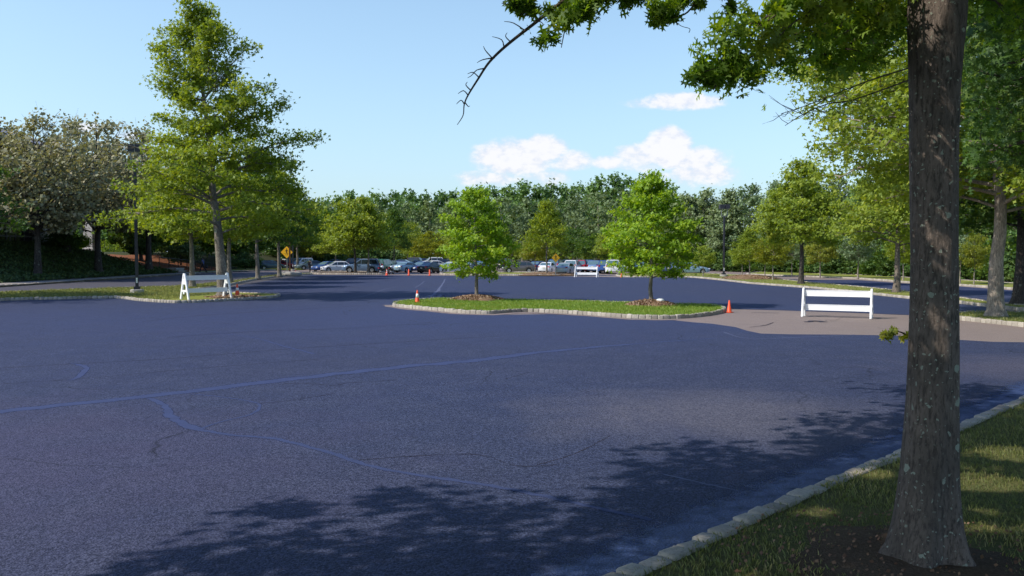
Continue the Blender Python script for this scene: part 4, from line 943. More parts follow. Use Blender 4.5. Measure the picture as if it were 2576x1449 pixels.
# thin dead twigs left of the trunk
mb = MB(); rr_ = random.Random(5)
for a in ([(2290, 170, 7.2), (2180, 205, 7.0), (2080, 245, 6.8), (2010, 272, 6.7), (1965, 286, 6.6)], [(2290, 200, 7.2), (2150, 250, 7.0), (2080, 262, 6.9), (2020, 288, 6.8), (1975, 316, 6.7)]):
    W = smooth_poly([at(*p) - ob for p in a], 4); n = len(W); mb.tube(W, [.008 - .0055 * i / (n - 1) for i in range(n)], 4, cap=False)
    for k in range(11):
        i = rr_.randint(4, n - 2); q = W[i]; e = q + Vector((-.18, 0, rr_.choice((-1, 1)) * .10 + .02)) * rr_.uniform(.5, 1.3) + Vector((rr_.uniform(-.05, .05), rr_.uniform(-.1, .1), 0))
        mb.tube([q, q.lerp(e, .5) + Vector((0, 0, -.015)), e], [.003, .0025, .0012], 3, cap=False)
mb.obj('dead_twigs', M['twig'], t)

# second kerbside oak beside the camera, outside the frame: it throws the foreground shade and hangs the top sprays
bb = Vector((-3.6, .9, .0))
T3, mbc, P, tone, r = near_oak('pin_oak', 'oak whose bare bough and leafy sprays hang into the top of the view', bb, 211, 13.5, 6.2, 4.6, .2, 50000, .2, 'oak_deep')
V = np.array(mbc.v); filt_faces(mbc, bb)
loose_branches(mbc, T3)
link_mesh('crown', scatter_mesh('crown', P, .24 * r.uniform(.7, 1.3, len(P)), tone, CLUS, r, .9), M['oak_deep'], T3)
spray(T3, bb, [([(1500, -140, 6.2), (1480, -20, 6.1), (1430, 50, 6.0), (1412, 120, 6.0)], .15, 120),
               ([(1640, -120, 6.2), (1570, -40, 6.1), (1510, 10, 6.0), (1450, 40, 6.0), (1400, 50, 6.0)], .16, 130),
               ([(1420, -100, 6.2), (1360, -20, 6.1), (1300, 10, 6.0), (1262, 8, 6.0)], .10, 60), ([(1330, -40, 6.1), (1325, 10, 6.1), (1310, 40, 6.0)], .07, 22),
               ([(1640, -110, 6.2), (1600, -20, 6.1), (1590, 10, 6.1)], .12, 60)], .09, M['near_leaf'], 311, tw=.009, dens=1.7)
spray(T3, bb, [([(1860, -130, 6.2), (1780, -30, 6.1), (1710, 10, 6.0), (1650, 25, 6.0)], .15, 100), ([(1800, -80, 6.1), (1740, 20, 6.1), (1700, 45, 6.0), (1672, 62, 6.0)], .08, 50), ([(1850, -100, 6.2), (1830, -20, 6.1), (1835, 15, 6.1)], .08, 24)], .09, M['near_leaf'], 312, tw=.009, dens=1.7)
mb = MB(); path = [(1620, -190, 6.0), (1500, -60, 6.0), (1415, 4, 6.0), (1340, 62, 6.0), (1270, 118, 6.0), (1232, 155, 6.0), (1205, 195, 6.0), (1180, 235, 6.0), (1168, 262, 6.0), (1165, 290, 6.0), (1150, 314, 6.0)]
W = smooth_poly([at(*p) - bb for p in path], 5); n = len(W); mb.tube(W, [.014 * (1 - i / (n - 1)) ** 1.0 + .0022 for i in range(n)], 6, lump=lambda i, th, p: 1 + .05 * math.sin(i * .7 + th))
for (x, y, pts) in [(1322, 78, [(1292, 58), (1268, 54)]), (1352, 52, [(1366, 60), (1358, 78)]), (1268, 120, [(1262, 100), (1238, 92)]), (1285, 106, [(1272, 92), (1276, 82)]), (1245, 145, [(1215, 150), (1200, 158)]), (1205, 195, [(1190, 182), (1176, 186)]), (1222, 172, [(1200, 176), (1186, 190), (1176, 196)]),
                    (1178, 240, [(1166, 228), (1152, 236)]), (1185, 228, [(1172, 214), (1176, 206)]), (1168, 262, [(1160, 252), (1148, 262)]), (1240, 148, [(1222, 128), (1216, 116)]), (1420, 0, [(1440, 20), (1432, 40)]), (1170, 258, [(1178, 268), (1182, 266)])]:
    q = [at(x, y, 6.0) - bb] + [at(a, b, 5.97) - bb for a, b in pts]; q = smooth_poly(q, 3); mb.tube(q, [.0042 * (1 - i / len(q)) + .001 for i in range(len(q))], 4, cap=False)
mb.obj('bare_bough', M['twig'], T3)
mb = MB(); path = [(1640, 45, 6.0), (1665, 55, 6.0), (1700, 68, 6.0), (1722, 78, 6.0)]
W = [at(1690, 50, 6.0) - bb, at(1715, 66, 6.0) - bb, at(1735, 72, 5.98) - bb, at(1733, 82, 5.97) - bb]; mb.tube(smooth_poly(W, 3), .0025, 4, cap=False); mb.obj('bare_twig', M['twig'], T3)

# third kerbside oak just outside the right edge; its crown fills the upper right corner
c3 = Vector((12.8, 16.2, .1))
g = gen_tree(221, 13.5, 6.6, 3.6, .24, nl=60, leaves=80000, prof=ROUND, e0=-16, e1=45, sig=.38, twig=8, asym=.1)
V = g[1] + np.array(c3[:]); px, py, f = project(V); k = (px > 2425) | (py < -20)
g2 = (g[0], g[1][k], g[2][k])
V = np.array(g[0].v); px, py, f = project(V + np.array(c3[:])); bad = (px < 2425) & (py > -20) & (f > 0); g[0].f = [q for q in g[0].f if not any(bad[i] for i in q)]
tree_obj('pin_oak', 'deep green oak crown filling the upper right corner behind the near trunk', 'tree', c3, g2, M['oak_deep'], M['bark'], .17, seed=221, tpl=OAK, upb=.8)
#@@PROPS
# ================================================================== STREET FURNITURE
def barricade(label, c, yaw, L, H, group='white A-frame barricades'):
    t = empty('barricade', label, 'barricade', c, yaw, group)
    for sx in (-1, 1):
        mb = MB(); x = sx * (L / 2 - .05); dy = .30 * H
        for s in (-1, 1):
            n = Vector((0, s * dy, 0)); top = Vector((x, s * .045, H)); bot = Vector((x, s * dy, 0))
            d = (top - bot).normalized(); side = Vector((0, d.z, -d.y)) * .066; w = Vector((.035, 0, 0))
            vs = []
            for p, k in ((bot, 1.), (top, .85)):
                vs += [p - side * k - w, p + side * k - w, p + side * k + w, p - side * k + w]
            mb.add(vs, [(0, 1, 2, 3), (4, 7, 6, 5), (0, 4, 5, 1), (1, 5, 6, 2), (2, 6, 7, 3), (3, 7, 4, 0)])
        mb.box((x, 0, H * .98), (.075, .13, .09)); mb.box((x, 0, H * .33), (.06, dy * 1.42, .10)); mb.box((x, 0, H * .70), (.062, dy * .62, .30))
        f = mb.obj('a_frame', M['white'], t, bevel=.006)
        mb = MB(); mb.box((x + sx * .045, 0, H * .25), (.03, .12, .12)); mb.obj('bracket', M['white'], f, bevel=.01)
    for z, h in ((H * .835, .235), (H * .34, .225)):
        mb = MB(); w = L - .16; mb.box((0, -.02 - (.0 if z > .6 else .04), z), (w, .035, h)); mb.box((0, -.02 - (.0 if z > .6 else .04), z + h / 2 - .012), (w, .055, .02)); mb.box((0, -.02 - (.0 if z > .6 else .04), z - h / 2 + .012), (w, .055, .02)); mb.obj('rail', M['white'], t)
    return t
pl, pr = G(463, 753, .11), G(574, 749, .11); d = pr - pl
barricade('white barricade on the left grass verge in front of the tall oak', ((pl + pr) / 2), math.atan2(d.y, d.x) + .12, d.length + .15, 1.28)
pl, pr = G(2021, 796, .004), G(2192, 801.5, .004); d = pr - pl
barricade('white barricade standing on bare pavement at right, brightly sunlit', ((pl + pr) / 2), math.atan2(d.y, d.x), d.length + .1, 1.08)
pl, pr = G(1448, 697.2, .004), G(1503, 697.8, .004); d = pr - pl
barricade('far white barricade in front of the row of parked cars', ((pl + pr) / 2), math.atan2(d.y, d.x), d.length + .1, 1.12)
def cone(label, c, H, stripe, group=None, slim=False):
    t = empty('traffic_cone', label, 'traffic cone', c, random.uniform(0, 1), group or 'orange traffic cones'); k = H / .7
    mb = MB(); mb.prism([(-.19 * k, -.19 * k), (.19 * k, -.19 * k), (.19 * k, .19 * k), (-.19 * k, .19 * k)], 0, .035 * k); mb.obj('base', M['cone_base'] if slim else M['orange'], t, bevel=.008)
    r0, r1 = (.135 * k, .035 * k) if not slim else (.10 * k, .07 * k)
    def rr(z): return r0 + (r1 - r0) * z / H
    mb = MB(); mb.lathe([(r0 * 1.1, .03 * k), (r0, .05 * k), (rr(H * .96), H * .96), (r1 * .6, H)], (0, 0, 0), 18); body = mb.obj('cone_body', M['orange'], t, smooth=True)
    for a, b in stripe: mb = MB(); mb.lathe([(rr(H * a) + .004, H * a), (rr(H * b) + .004, H * b)], (0, 0, 0), 18); mb.obj('reflective_collar', M['reflect'], t, smooth=True)
cone('orange cone with grey collar behind the left barricade end', G(597, 744.5, .11), .66, [(.42, .68)])
cone('orange cone with white collar at the left tip of the island', G(1050, 761, .11), .58, [(.40, .72)])
cone('plain orange cone just right of the island kerb', G(1834.5, 786, .012), .50, [])
cone('orange cone with two white collars beside the far left island', G(973, 692.8, .004), .70, [(.38, .55), (.68, .85)])
cone('slim orange post left of the black sedan', G(1028.5, 693.2, .004), .70, [], slim=True)
cone('slim orange post in front of the black sedan', G(1081, 693.6, .004), .68, [], slim=True)
cone('small orange cone left of the two behind the yellow pedestrian sign', G(731, 685.5, .004), .35, [])
cone('small orange cone right of the two behind the yellow pedestrian sign', G(743, 686, .004), .35, [])
cone('orange cone partly hidden by the low leaves of the right island tree', G(1563, 697.5, .004), .42, [])

def lamp(label, c, H, head, yaw=0.):
    t = empty('street_lamp', label, 'street lamp', c, yaw, 'dark car park lamps'); w = head
    mb = MB(); mb.lathe([(.38, -.05), (.38, .16), (.34, .19)], (0, 0, 0), 20); mb.obj('concrete_footing', M['concrete'], t)
    mb = MB(); mb.box((0, 0, .25), (.34, .34, .22)); mb.obj('base_cover', M['pole'], t, bevel=.02)
    mb = MB(); q = .085; yk = H - 1.28
    mb.box((0, 0, (.30 + yk) / 2), (.17, .17, yk - .30)); mb.obj('pole', M['pole'], t, bevel=.015)
    mb = MB(); mb.box((0, 0, 1.35), (.178, .12, .42)); mb.box((0, -.091, 1.35), (.10, .006, .4)); 
    mb = MB(); mb.box((0, -.089, .72), (.09, .006, .30)); mb.obj('sticker', M['reflect'], t)
    mb = MB()
    for s in (-1, 1): mb.box((s * w * .3, 0, yk + .60), (.05, .08, 1.2))
    mb.box((0, 0, yk + .02), (w * .6 + .05, .08, .06)); mb.obj('yoke', M['galv'], t)
    for s in (-1, 1):
        mb = MB(); mb.box((s * w * .27, 0, H - .32), (w * .46, .56, .44)); h = mb.obj('lamp_head', M['pole'], t, bevel=.02)
        mb = MB(); mb.box((s * w * .27, 0, H - .545), (w * .38, .44, .012)); mb.obj('lens', M['lamp_clear'], h)
lamp('tall dark lamp post with boxy heads on the left verge', G(345, 736, .11), 8.75, .72, R(18))
lamp('far dark lamp post on the right verge before the woodland', G(1820.5, 695.5, .11), 7.3, 1, R(5))
lamp('distant thin lamp post rising behind the yellow pedestrian sign', G(737, 681, .004), 7.6, 1, R(5))

def ped_sign(label, c, H, D, yaw=0., dark_post=False):
    t = empty('pedestrian_sign', label, 'road sign', c, yaw, 'yellow pedestrian crossing signs'); zc = H - D / 2; a = D / 2
    mb = MB(); mb.box((0, .06, H * .48), (.07, .07, H * .96)); mb.obj('post', M['galv'], t)
    if dark_post: mb = MB(); mb.box((.17, -.35, H * .5 + .1), (.13, .13, H + .2)); 
    def dia(s, y0, y1): 
        m = MB(); vs = [(0, y, zc) for y in ()]; P = [(0, -s), (s, 0), (0, s), (-s, 0)]
        m.add([(x, y0, zc + z) for x, z in P] + [(x, y1, zc + z) for x, z in P], [(0, 1, 2, 3), (7, 6, 5, 4)] + [(i, (i + 1) % 4, (i + 1) % 4 + 4, i + 4) for i in range(4)]); return m
    b = dia(a, -.012, .012).obj('sign_border', M['sign_black'], t)
    dia(a * .93, -.020, -.0125).obj('sign_panel', M['sign_yellow'], t)
    m = MB(); s = a * .62; y = -.024
    def seg(p, q, w):
        p, q = Vector((p[0] * s, 0, p[1] * s)), Vector((q[0] * s, 0, q[1] * s)); d = (q - p).normalized(); n = Vector((-d.z, 0, d.x)) * w * s
        m.add([(p + n).to_tuple(), (p - n).to_tuple(), (q - n).to_tuple(), (q + n).to_tuple()], [(0, 1, 2, 3)])
    m.add([(math.cos(2 * math.pi * k / 12) * .12 * s - .02 * s, 0, .84 * s + math.sin(2 * math.pi * k / 12) * .12 * s) for k in range(12)], [tuple(range(12))])
    seg((.0, .68), (-.02, .05), .13); seg((-.03, .1), (.2, -.25), .075); seg((.2, -.25), (.22, -.62), .06); seg((-.03, .1), (-.12, -.3), .075); seg((-.12, -.3), (-.22, -.62), .06)
    seg((.0, .6), (-.3, .4), .055); seg((-.3, .4), (-.42, .2), .05); seg((.02, .6), (.28, .42), .055); seg((.28, .42), (.34, .2), .05)
    seg((-.72, -.28), (-.3, -.28), .025); seg((.32, -.28), (.72, -.28), .025); seg((-.36, -.72), (.36, -.72), .025)
    m.v = [(v[0], y, v[2] + zc) for v in m.v]; m.obj('pedestrian_symbol', M['sign_black'], t)
    return t
ped_sign('yellow diamond pedestrian sign on the tip of the left verge', G(722, 690.5, .11), 3.15, 1.42, R(-3))
ped_sign('yellow diamond pedestrian sign half shaded by leaves near the white sedan', G(1398, 692.6, .11), 2.35, 1.0, R(12))
mb = MB(); mb.box((0, 0, 1.9), (.15, .15, 3.8)); mb.lathe([(.3, 0), (.3, .1), (.12, .16)], (0, 0, 0), 10); o = mb.obj('wooden_post', mat_plain('brown_post', (.09, .035, .02), .8)); o.location = G(729.5, 691.5, .11) ; tag(o, 'dark brown post standing in front of the yellow pedestrian sign', 'post')

# ================================================================== CARS
def body_loft(name, prof, W, zb, wheels, wr, zs_off=.0, n=46, L=4.7):
    """lower body lofted over stations; prof: (x, top z); wheel arches cut into the sill line"""
    xs = sorted(set(list(np.linspace(-L / 2, L / 2, n)) + [w + wr * 1.12 * c for w in wheels for c in (-1, -.97, -.8, -.5, 0, .5, .8, .97, 1)]))
    vs = []; fs = []; px = [p[0] for p in prof]; pz = [p[1] for p in prof]
    for x in xs:
        zt = float(np.interp(x, px, pz)); e = min(1, (L / 2 - abs(x)) / .55); w = W / 2 * (.80 + .20 * math.sin(e * math.pi / 2)); lo = zb + (1 - min(1, (L / 2 - abs(x)) / .35)) * .12
        a = lo
        for wc in wheels:
            d = abs(x - wc)
            if d < wr * 1.12: a = max(a, wr + math.sqrt(max(0, (wr * 1.12) ** 2 - d * d)) * 1.0)
        a = min(a, zt - .18); h = zt - a
        ring = [(w * .96, a), (w, a + h * .3), (w * 1.0, a + h * .62), (w * .965, a + h * .9), (w * .86, zt), (w * .45, zt + .03), (0, zt + .04)]
        ring = ring + [(-y, z) for y, z in ring[-2::-1]]
        vs += [(x, y, z) for y, z in ring]
    k = 13; m = MB()
    for i in range(len(xs) - 1):
        for j in range(k - 1): fs.append((i * k + j, i * k + j + 1, (i + 1) * k + j + 1, (i + 1) * k + j))
    fs.append(tuple(range(k))); fs.append(tuple((len(xs) - 1) * k + j for j in range(k))[::-1]); m.add(vs, fs); return m
def cabin(cs, W, z0, z1, ins=.16):
    xb0, xt0, xt1, xb1 = cs; w0, w1 = W / 2 * .93, W / 2 * .93 - ins
    m = MB(); N = 7; vs = []
    for k in range(N):                                   # slight curved roof
        pass
    bot = [(xb0, -w0, z0), (xb0, w0, z0), (xb1, w0, z0), (xb1, -w0, z0)]; mid = [(xt0, -w1, z1 - .05), (xt0, w1, z1 - .05), (xt1, w1, z1 - .05), (xt1, -w1, z1 - .05)]
    top = [(xt0 + .14, -w1 + .12, z1), (xt0 + .14, w1 - .12, z1), (xt1 - .22, w1 - .12, z1), (xt1 - .22, -w1 + .12, z1)]
    m.add(bot + mid + top, [(0, 1, 5, 4), (1, 2, 6, 5), (2, 3, 7, 6), (3, 0, 4, 7), (4, 5, 9, 8), (5, 6, 10, 9), (6, 7, 11, 10), (7, 4, 8, 11), (8, 9, 10, 11)]); return m, w0, w1
CT = {
 'sedan': dict(L=4.75, W=1.82, zb=.22, wr=.325, wh=(1.42, -1.36), prof=[(-2.38, .70), (-2.3, .95), (-2.1, 1.02), (-1.5, 1.03), (0, .98), (.95, .97), (1.7, .86), (2.2, .72), (2.38, .58)], cab=(-1.85, -.95, .20, 1.12), z0=.96, z1=1.45, doors=(-1.02, -.02, .92), lz=.66, tz=.86),
 'suv': dict(L=4.75, W=1.88, zb=.27, wr=.37, wh=(1.40, -1.38), prof=[(-2.38, .80), (-2.34, 1.10), (-2.1, 1.12), (0, 1.08), (.95, 1.07), (1.75, 1.0), (2.2, .90), (2.38, .62)], cab=(-2.30, -2.02, .15, 1.00), z0=1.07, z1=1.74, doors=(-1.05, -.05, .88), lz=.80, tz=1.02),
 'crossover': dict(L=4.8, W=1.9, zb=.27, wr=.38, wh=(1.44, -1.40), prof=[(-2.4, .72), (-2.34, 1.08), (-2.0, 1.13), (0, 1.06), (1.0, 1.04), (1.75, .95), (2.2, .82), (2.4, .6)], cab=(-2.22, -1.55, .15, 1.18), z0=1.06, z1=1.68, doors=(-1.1, -.05, .95), lz=.78, tz=1.0),
 'hatch': dict(L=4.2, W=1.76, zb=.21, wr=.315, wh=(1.28, -1.22), prof=[(-2.1, .66), (-2.04, .95), (-1.8, 1.0), (0, .96), (.85, .95), (1.5, .84), (1.95, .70), (2.1, .56)], cab=(-1.98, -1.25, .25, 1.22), z0=.94, z1=1.49, doors=(-.95, -.0, .88), lz=.64, tz=.84),
 'van': dict(L=4.95, W=1.95, zb=.24, wr=.35, wh=(1.52, -1.42), prof=[(-2.48, .74), (-2.44, 1.08), (0, 1.06), (1.2, 1.04), (1.9, .92), (2.3, .78), (2.48, .58)], cab=(-2.42, -2.2, .45, 1.55), z0=1.05, z1=1.78, doors=(-1.05, .1, 1.1), lz=.74, tz=1.0),
}
car_group = 'cars parked in the far lot'
def make_car(kind, colname, glass='glass'):
    s = CT[kind]; pt = M[colname]; t = empty(kind + '_car', 'x', 'car', (0, 0, 0), 0, car_group)
    body_loft('body', s['prof'], s['W'], s['zb'], s['wh'], s['wr'], L=s['L']).obj('body', pt, t, smooth=True)
    # dark underbody
    mb = MB(); mb.box((0, 0, s['zb'] + .16), (s['L'] * .9, s['W'] * .84, .3)); mb.obj('underbody', M['plastic_dark'], t)
    m, w0, w1 = cabin(s['cab'], s['W'], s['z0'], s['z1']); m.obj('cabin', pt, t, bevel=.035, smooth=False)
    xb0, xt0, xt1, xb1 = s['cab']; z0, z1 = s['z0'], s['z1']; dz = z1 - .05 - z0
    def q(x, side, z, off):                                   # point on a side plane
        k = (z - z0) / dz; return (x, side * ((w0 + (w1 - w0) * k) + off), z)
    def front_x(z): return xb1 + (xt1 - xb1) * (z - z0) / dz
    def rear_x(z): return xb0 + (xt0 - xb0) * (z - z0) / dz
    zl, zh = z0 + .06, z1 - .11
    for side in (-1, 1):
        cuts = [rear_x, s['doors'][0], s['doors'][1], front_x]
        segs = []
        a = lambda z: max(rear_x(z) + .12, -9)
        edges = [lambda z: rear_x(z) + .14, lambda z: s['doors'][0], lambda z: s['doors'][1], lambda z: front_x(z) - .16]
        for i in range(3):
            l, r_ = edges[i], edges[i + 1]
            if r_(zh) - l(zh) < .06 and r_(zl) - l(zl) < .15: continue
            g = .035 if i < 3 else 0
            P = [q(l(zl) + g, side, zl, .012), q(r_(zl) - g, side, zl, .012), q(max(r_(zh) - g, l(zh) + g + .02), side, zh, .012), q(l(zh) + g, side, zh, .012)]
            mb = MB(); mb.add(P, [(0, 1, 2, 3) if side < 0 else (3, 2, 1, 0)]); mb.obj('window', M[glass], t)
        mb = MB(); mb.box((xb1 - .42, side * (s['W'] / 2 + .07), z0 + .08), (.16, .2, .13)); mb.obj('mirror', pt, t, bevel=.03)
        for dx in (s['doors'][0] + .16, s['doors'][1] + .16):
            mb = MB(); mb.box((dx, side * (s['W'] / 2 + .005), z0 - .12), (.2, .03, .035)); mb.obj('door_handle', M['plastic_dark'], t)
    for nm, fx, sg in (('windshield', front_x, 1), ('rear_window', rear_x, -1)):
        P = []
        for z, w in ((zl, w0 + (w1 - w0) * (zl - z0) / dz - .09), (zh + .02, w0 + (w1 - w0) * (zh - z0) / dz - .09)):
            P += [(fx(z) + sg * .014, -w, z + .004), (fx(z) + sg * .014, w, z + .004)]
        mb = MB(); mb.add(P, [(0, 1, 3, 2)]); mb.obj(nm, M['glass_light'], t)
    hw = s['W'] / 2
    for side in (-1, 1):
        mb = MB(); mb.box((s['L'] / 2 - .13, side * hw * .66, s['lz']), (.22, .40, .15), rz=-side * .35); mb.obj('headlight', M['lamp_clear'], t, bevel=.03)
        mb = MB(); mb.box((-s['L'] / 2 + .09, side * hw * .74, s['tz']), (.16, .26 if kind in ('sedan',) else .17, .15 if kind in ('sedan', 'hatch') else .3), rz=side * .3); mb.obj('taillight', M['lamp_red'], t, bevel=.02)
    mb = MB(); mb.box((s['L'] / 2 - .02, 0, s['lz'] - .12), (.07, .8, .16)); mb.obj('grille', M['plastic_dark'], t, bevel=.02)
    mb = MB(); mb.box((s['L'] / 2 - .06, 0, s['zb'] + .17), (.2, s['W'] * .72, .16)); mb.obj('bumper', M['plastic_dark'] if kind == 'suv' else pt, t, bevel=.04); mb = MB(); mb.box((-s['L'] / 2 + .06, 0, s['zb'] + .17), (.2, s['W'] * .74, .16)); mb.obj('bumper', M['plastic_dark'] if kind == 'suv' else pt, t, bevel=.04)
    mb = MB(); mb.box((-s['L'] / 2 - .005, 0, s['tz'] - .14), (.03, .32, .15)); mb.obj('licence_plate', M['plate'], t)
    if kind == 'suv':
        for side in (-1, 1): mb = MB(); mb.box((-.9, side * (w1 - .1), z1 + .03), (1.9, .04, .04)); mb.obj('roof_rail', M['galv'], t)
    wr = s['wr']
    for wx in s['wh']:
        for side in (-1, 1):
            m = MB(); y = side * (hw - .115); n = 20; prof = [(wr * .62, -.1), (wr * .92, -.11), (wr, -.07), (wr, .07), (wr * .92, .11), (wr * .62, .1)]
            vs = []; k = len(prof)
            for i in range(n):
                a = 2 * math.pi * i / n
                for r_, yy in prof: vs.append((wx + r_ * math.cos(a), y + yy, wr + r_ * math.sin(a)))
            fs = [(i * k + j, i * k + (j + 1) % k, ((i + 1) % n) * k + (j + 1) % k, ((i + 1) % n) * k + j) for i in range(n) for j in range(k)]
            m.add(vs, fs); w_ = m.obj('wheel', M['tyre'], t, smooth=True)
            m = MB(); yo = y + side * .085
            rim = [(wx + wr * .66 * math.cos(2 * math.pi * i / n), yo - side * .05, wr + wr * .66 * math.sin(2 * math.pi * i / n)) for i in range(n)]
            m.add(rim, [tuple(range(n))]); mm = m
            for i in range(5):
                a = 2 * math.pi * i / 5; p0 = Vector((wx, yo, wr)); p1 = Vector((wx + wr * .64 * math.cos(a), yo, wr + wr * .64 * math.sin(a))); sd = Vector((-math.sin(a), 0, math.cos(a))) * wr * .13
                m.add([p0 - sd, p0 + sd, p1 + sd, p1 - sd], [(0, 1, 2, 3)])
            r1 = [(wx + q_ * math.cos(2 * math.pi * i / n), yo, wr + q_ * math.sin(2 * math.pi * i / n)) for q_ in (wr * .58, wr * .68) for i in range(n)]
            m.add(r1, [(i, (i + 1) % n, (i + 1) % n + n, i + n) for i in range(n)])
            m.obj('rim', M['rim'], w_)
    return t
cols = dict(bluesilver=(.14, .22, .36), gunmetal=(.12, .11, .11), white=(.75, .76, .78), black=(.012, .012, .018), navy=(.02, .035, .13), blue=(.03, .08, .26), silver=(.45, .49, .52), ice=(.27, .40, .50), green=(.02, .16, .09), red=(.42, .02, .03), teal=(.02, .06, .10), greygreen=(.10, .15, .18), yellow=(.75, .42, .01), purple=(.07, .07, .20), skyblue=(.18, .34, .50))
for k, v in cols.items(): paint('paint_' + k, v, 0. if k in ('white', 'yellow', 'black', 'navy', 'teal', 'green', 'red', 'purple', 'blue', 'greygreen') else .25)
cars = [  # kind, colour, x, y, heading deg, scale, label
 ('suv', 'bluesilver', 911, 686.3, 179, 1.0, 'blue silver SUV seen side on behind the far left island'),
 ('crossover', 'gunmetal', 1306, 687.0, 179, .86, 'dark grey crossover with silver wheels right of the left island tree'),
 ('sedan', 'white', 1378, 686.5, 74, .92, 'small white sedan left of the second yellow sign'),
 ('sedan', 'white', 1133, 686.2, 215, .95, 'white sedan half hidden by the left island tree'),
 ('sedan', 'black', 1087, 687.0, 58, .90, 'black sedan behind the rightmost slim orange post'),
 ('sedan', 'navy', 1061, 684.5, 238, .95, 'dark blue sedan facing the camera left of the black sedan'),
 ('sedan', 'ice', 1026, 685.0, 58, .93, 'pale silver blue sedan behind the left slim orange post'),
 ('hatch', 'purple', 1004, 682.5, 245, .95, 'purple blue hatchback with bright headlamp left of the pale sedan'),
 ('van', 'green', 965, 684.6, 78, .95, 'green minivan seen from behind, right of the blue silver SUV'),
 ('suv', 'black', 984, 683.0, 80, .86, 'black SUV beside the green minivan'),
 ('hatch', 'white', 846, 683.6, 205, .93, 'white hatchback left of the blue silver SUV'),
 ('sedan', 'blue', 822, 682.6, 232, .93, 'blue sedan nose with lit looking headlamp at left of the white hatchback'),
 ('sedan', 'greygreen', 782, 678.5, 212, .95, 'grey green sedan behind the person with the backpack'),
 ('van', 'white', 757, 675.0, 245, .95, 'white and black minivan front left of the grey green sedan'),
 ('van', 'teal', 738, 675.0, 240, .95, 'dark teal minivan right of the brown post'),
 ('sedan', 'red', 710, 675.5, 5, .92, 'red sedan left of the yellow pedestrian sign post'),
 ('hatch', 'teal', 684, 678.5, 20, .95, 'dark teal hatchback in shade left of the red sedan'),
 ('sedan', 'white', 716, 670.0, 10, .95, 'white sedan roof seen over the red sedan'),
 ('hatch', 'skyblue', 660, 674.0, 60, .9, 'light blue hatchback in tree shade at the left end of the row'),
 ('suv', 'navy', 742, 668.0, 170, .95, 'navy SUV in the back row above the dark teal minivan'),
 ('sedan', 'yellow', 757, 666.0, 0, 1.1, 'yellow car roof in the back row'),
 ('sedan', 'silver', 790, 670.0, 180, 1.0, 'silver sedan roof behind the grey green sedan'),
 ('sedan', 'teal', 840, 673.0, 175, 1.0, 'dark sedan behind the white hatchback'),
 ('suv', 'black', 1031, 671.5, 170, .95, 'black SUV in the back row above the pale silver sedan'),
 ('sedan', 'navy', 1060, 669.5, 200, 1.0, 'navy sedan in the back row above the dark blue sedan'),
 ('suv', 'white', 1083, 672.0, 195, 1.0, 'white SUV in the back row above the black sedan'),
 ('sedan', 'white', 1100, 678.5, 25, .95, 'white sedan between the black sedan and the white SUV'),
 ('sedan', 'teal', 1005, 675.0, 175, 1.0, 'dark teal sedan in the back row above the purple hatchback'),
 ('sedan', 'greygreen', 1042, 677.5, 200, .95, 'grey green sedan squeezed behind the pale silver sedan'),
 ('sedan', 'black', 1112, 672.5, 175, 1.0, 'black sedan in the back row left of the left island tree'),
 ('sedan', 'navy', 1356, 682.5, 60, .95, 'navy sedan between the grey crossover and the white sedan'),
 ('suv', 'blue', 1399, 681.5, 75, .92, 'blue SUV behind the second yellow sign post'),
 ('suv', 'black', 1270, 679.0, 70, .95, 'black SUV behind the hood of the grey crossover'),
 ('sedan', 'silver', 1425, 689.5, 70, .92, 'silver sedan left of the far barricade'),
 ('suv', 'white', 1443, 687.0, 74, .92, 'white SUV behind the left post of the far barricade'),
 ('suv', 'red', 1463, 685.8, 78, .92, 'red SUV behind the far barricade'),
 ('van', 'navy', 1481, 685.4, 80, .92, 'navy minivan behind the far barricade'),
 ('crossover', 'bluesilver', 1501, 686.0, 70, .92, 'blue grey crossover behind the right half of the far barricade'),
 ('suv', 'blue', 1521, 688.0, 84, .92, 'blue SUV right of the far barricade'),
 ('van', 'white', 1544, 688.5, 80, .94, 'white minivan at the left edge of the right island tree'),
 ('sedan', 'white', 1580, 688.0, 75, .95, 'white sedan glimpsed through the right island tree'),
 ('hatch', 'skyblue', 1608, 687.5, 75, .95, 'light blue hatchback glimpsed through the right island tree'),
 ('sedan', 'silver', 1180, 685.0, 75, .95, 'silver sedan glimpsed through the left island tree'),
 ('hatch', 'blue', 1212, 684.5, 75, .95, 'blue hatchback glimpsed through the left island tree'),
 ('sedan', 'navy', 1690, 688.0, 70, .95, 'navy sedan behind the right edge of the right island tree'),
 ('sedan', 'ice', 1736, 689.0, 2, .93, 'pale silver sedan at the right end of the row'),
 ('sedan', 'teal', 1420, 676.0, 180, 1.0, 'dark sedan in the back row left of the white SUV'),
 ('suv', 'teal', 880, 672.5, 178, .9, 'dark SUV in the back row above the hood of the blue silver SUV'),
]
master = {}
for kind, col, px, py, h, sc, lab in cars:
    p = G(px, py, .004)
    if kind not in master:
        t = make_car(kind, 'paint_' + col); t['label'] = lab; t.location = p; t.rotation_euler = (0, 0, R(h)); t.scale = (sc,) * 3; master[kind] = t
    else: copy_thing(master[kind], lab, p, R(h), sc, {k: M['paint_' + col] for k in (('body', 'cabin', 'mirror') + (() if kind == 'suv' else ('bumper',)))})

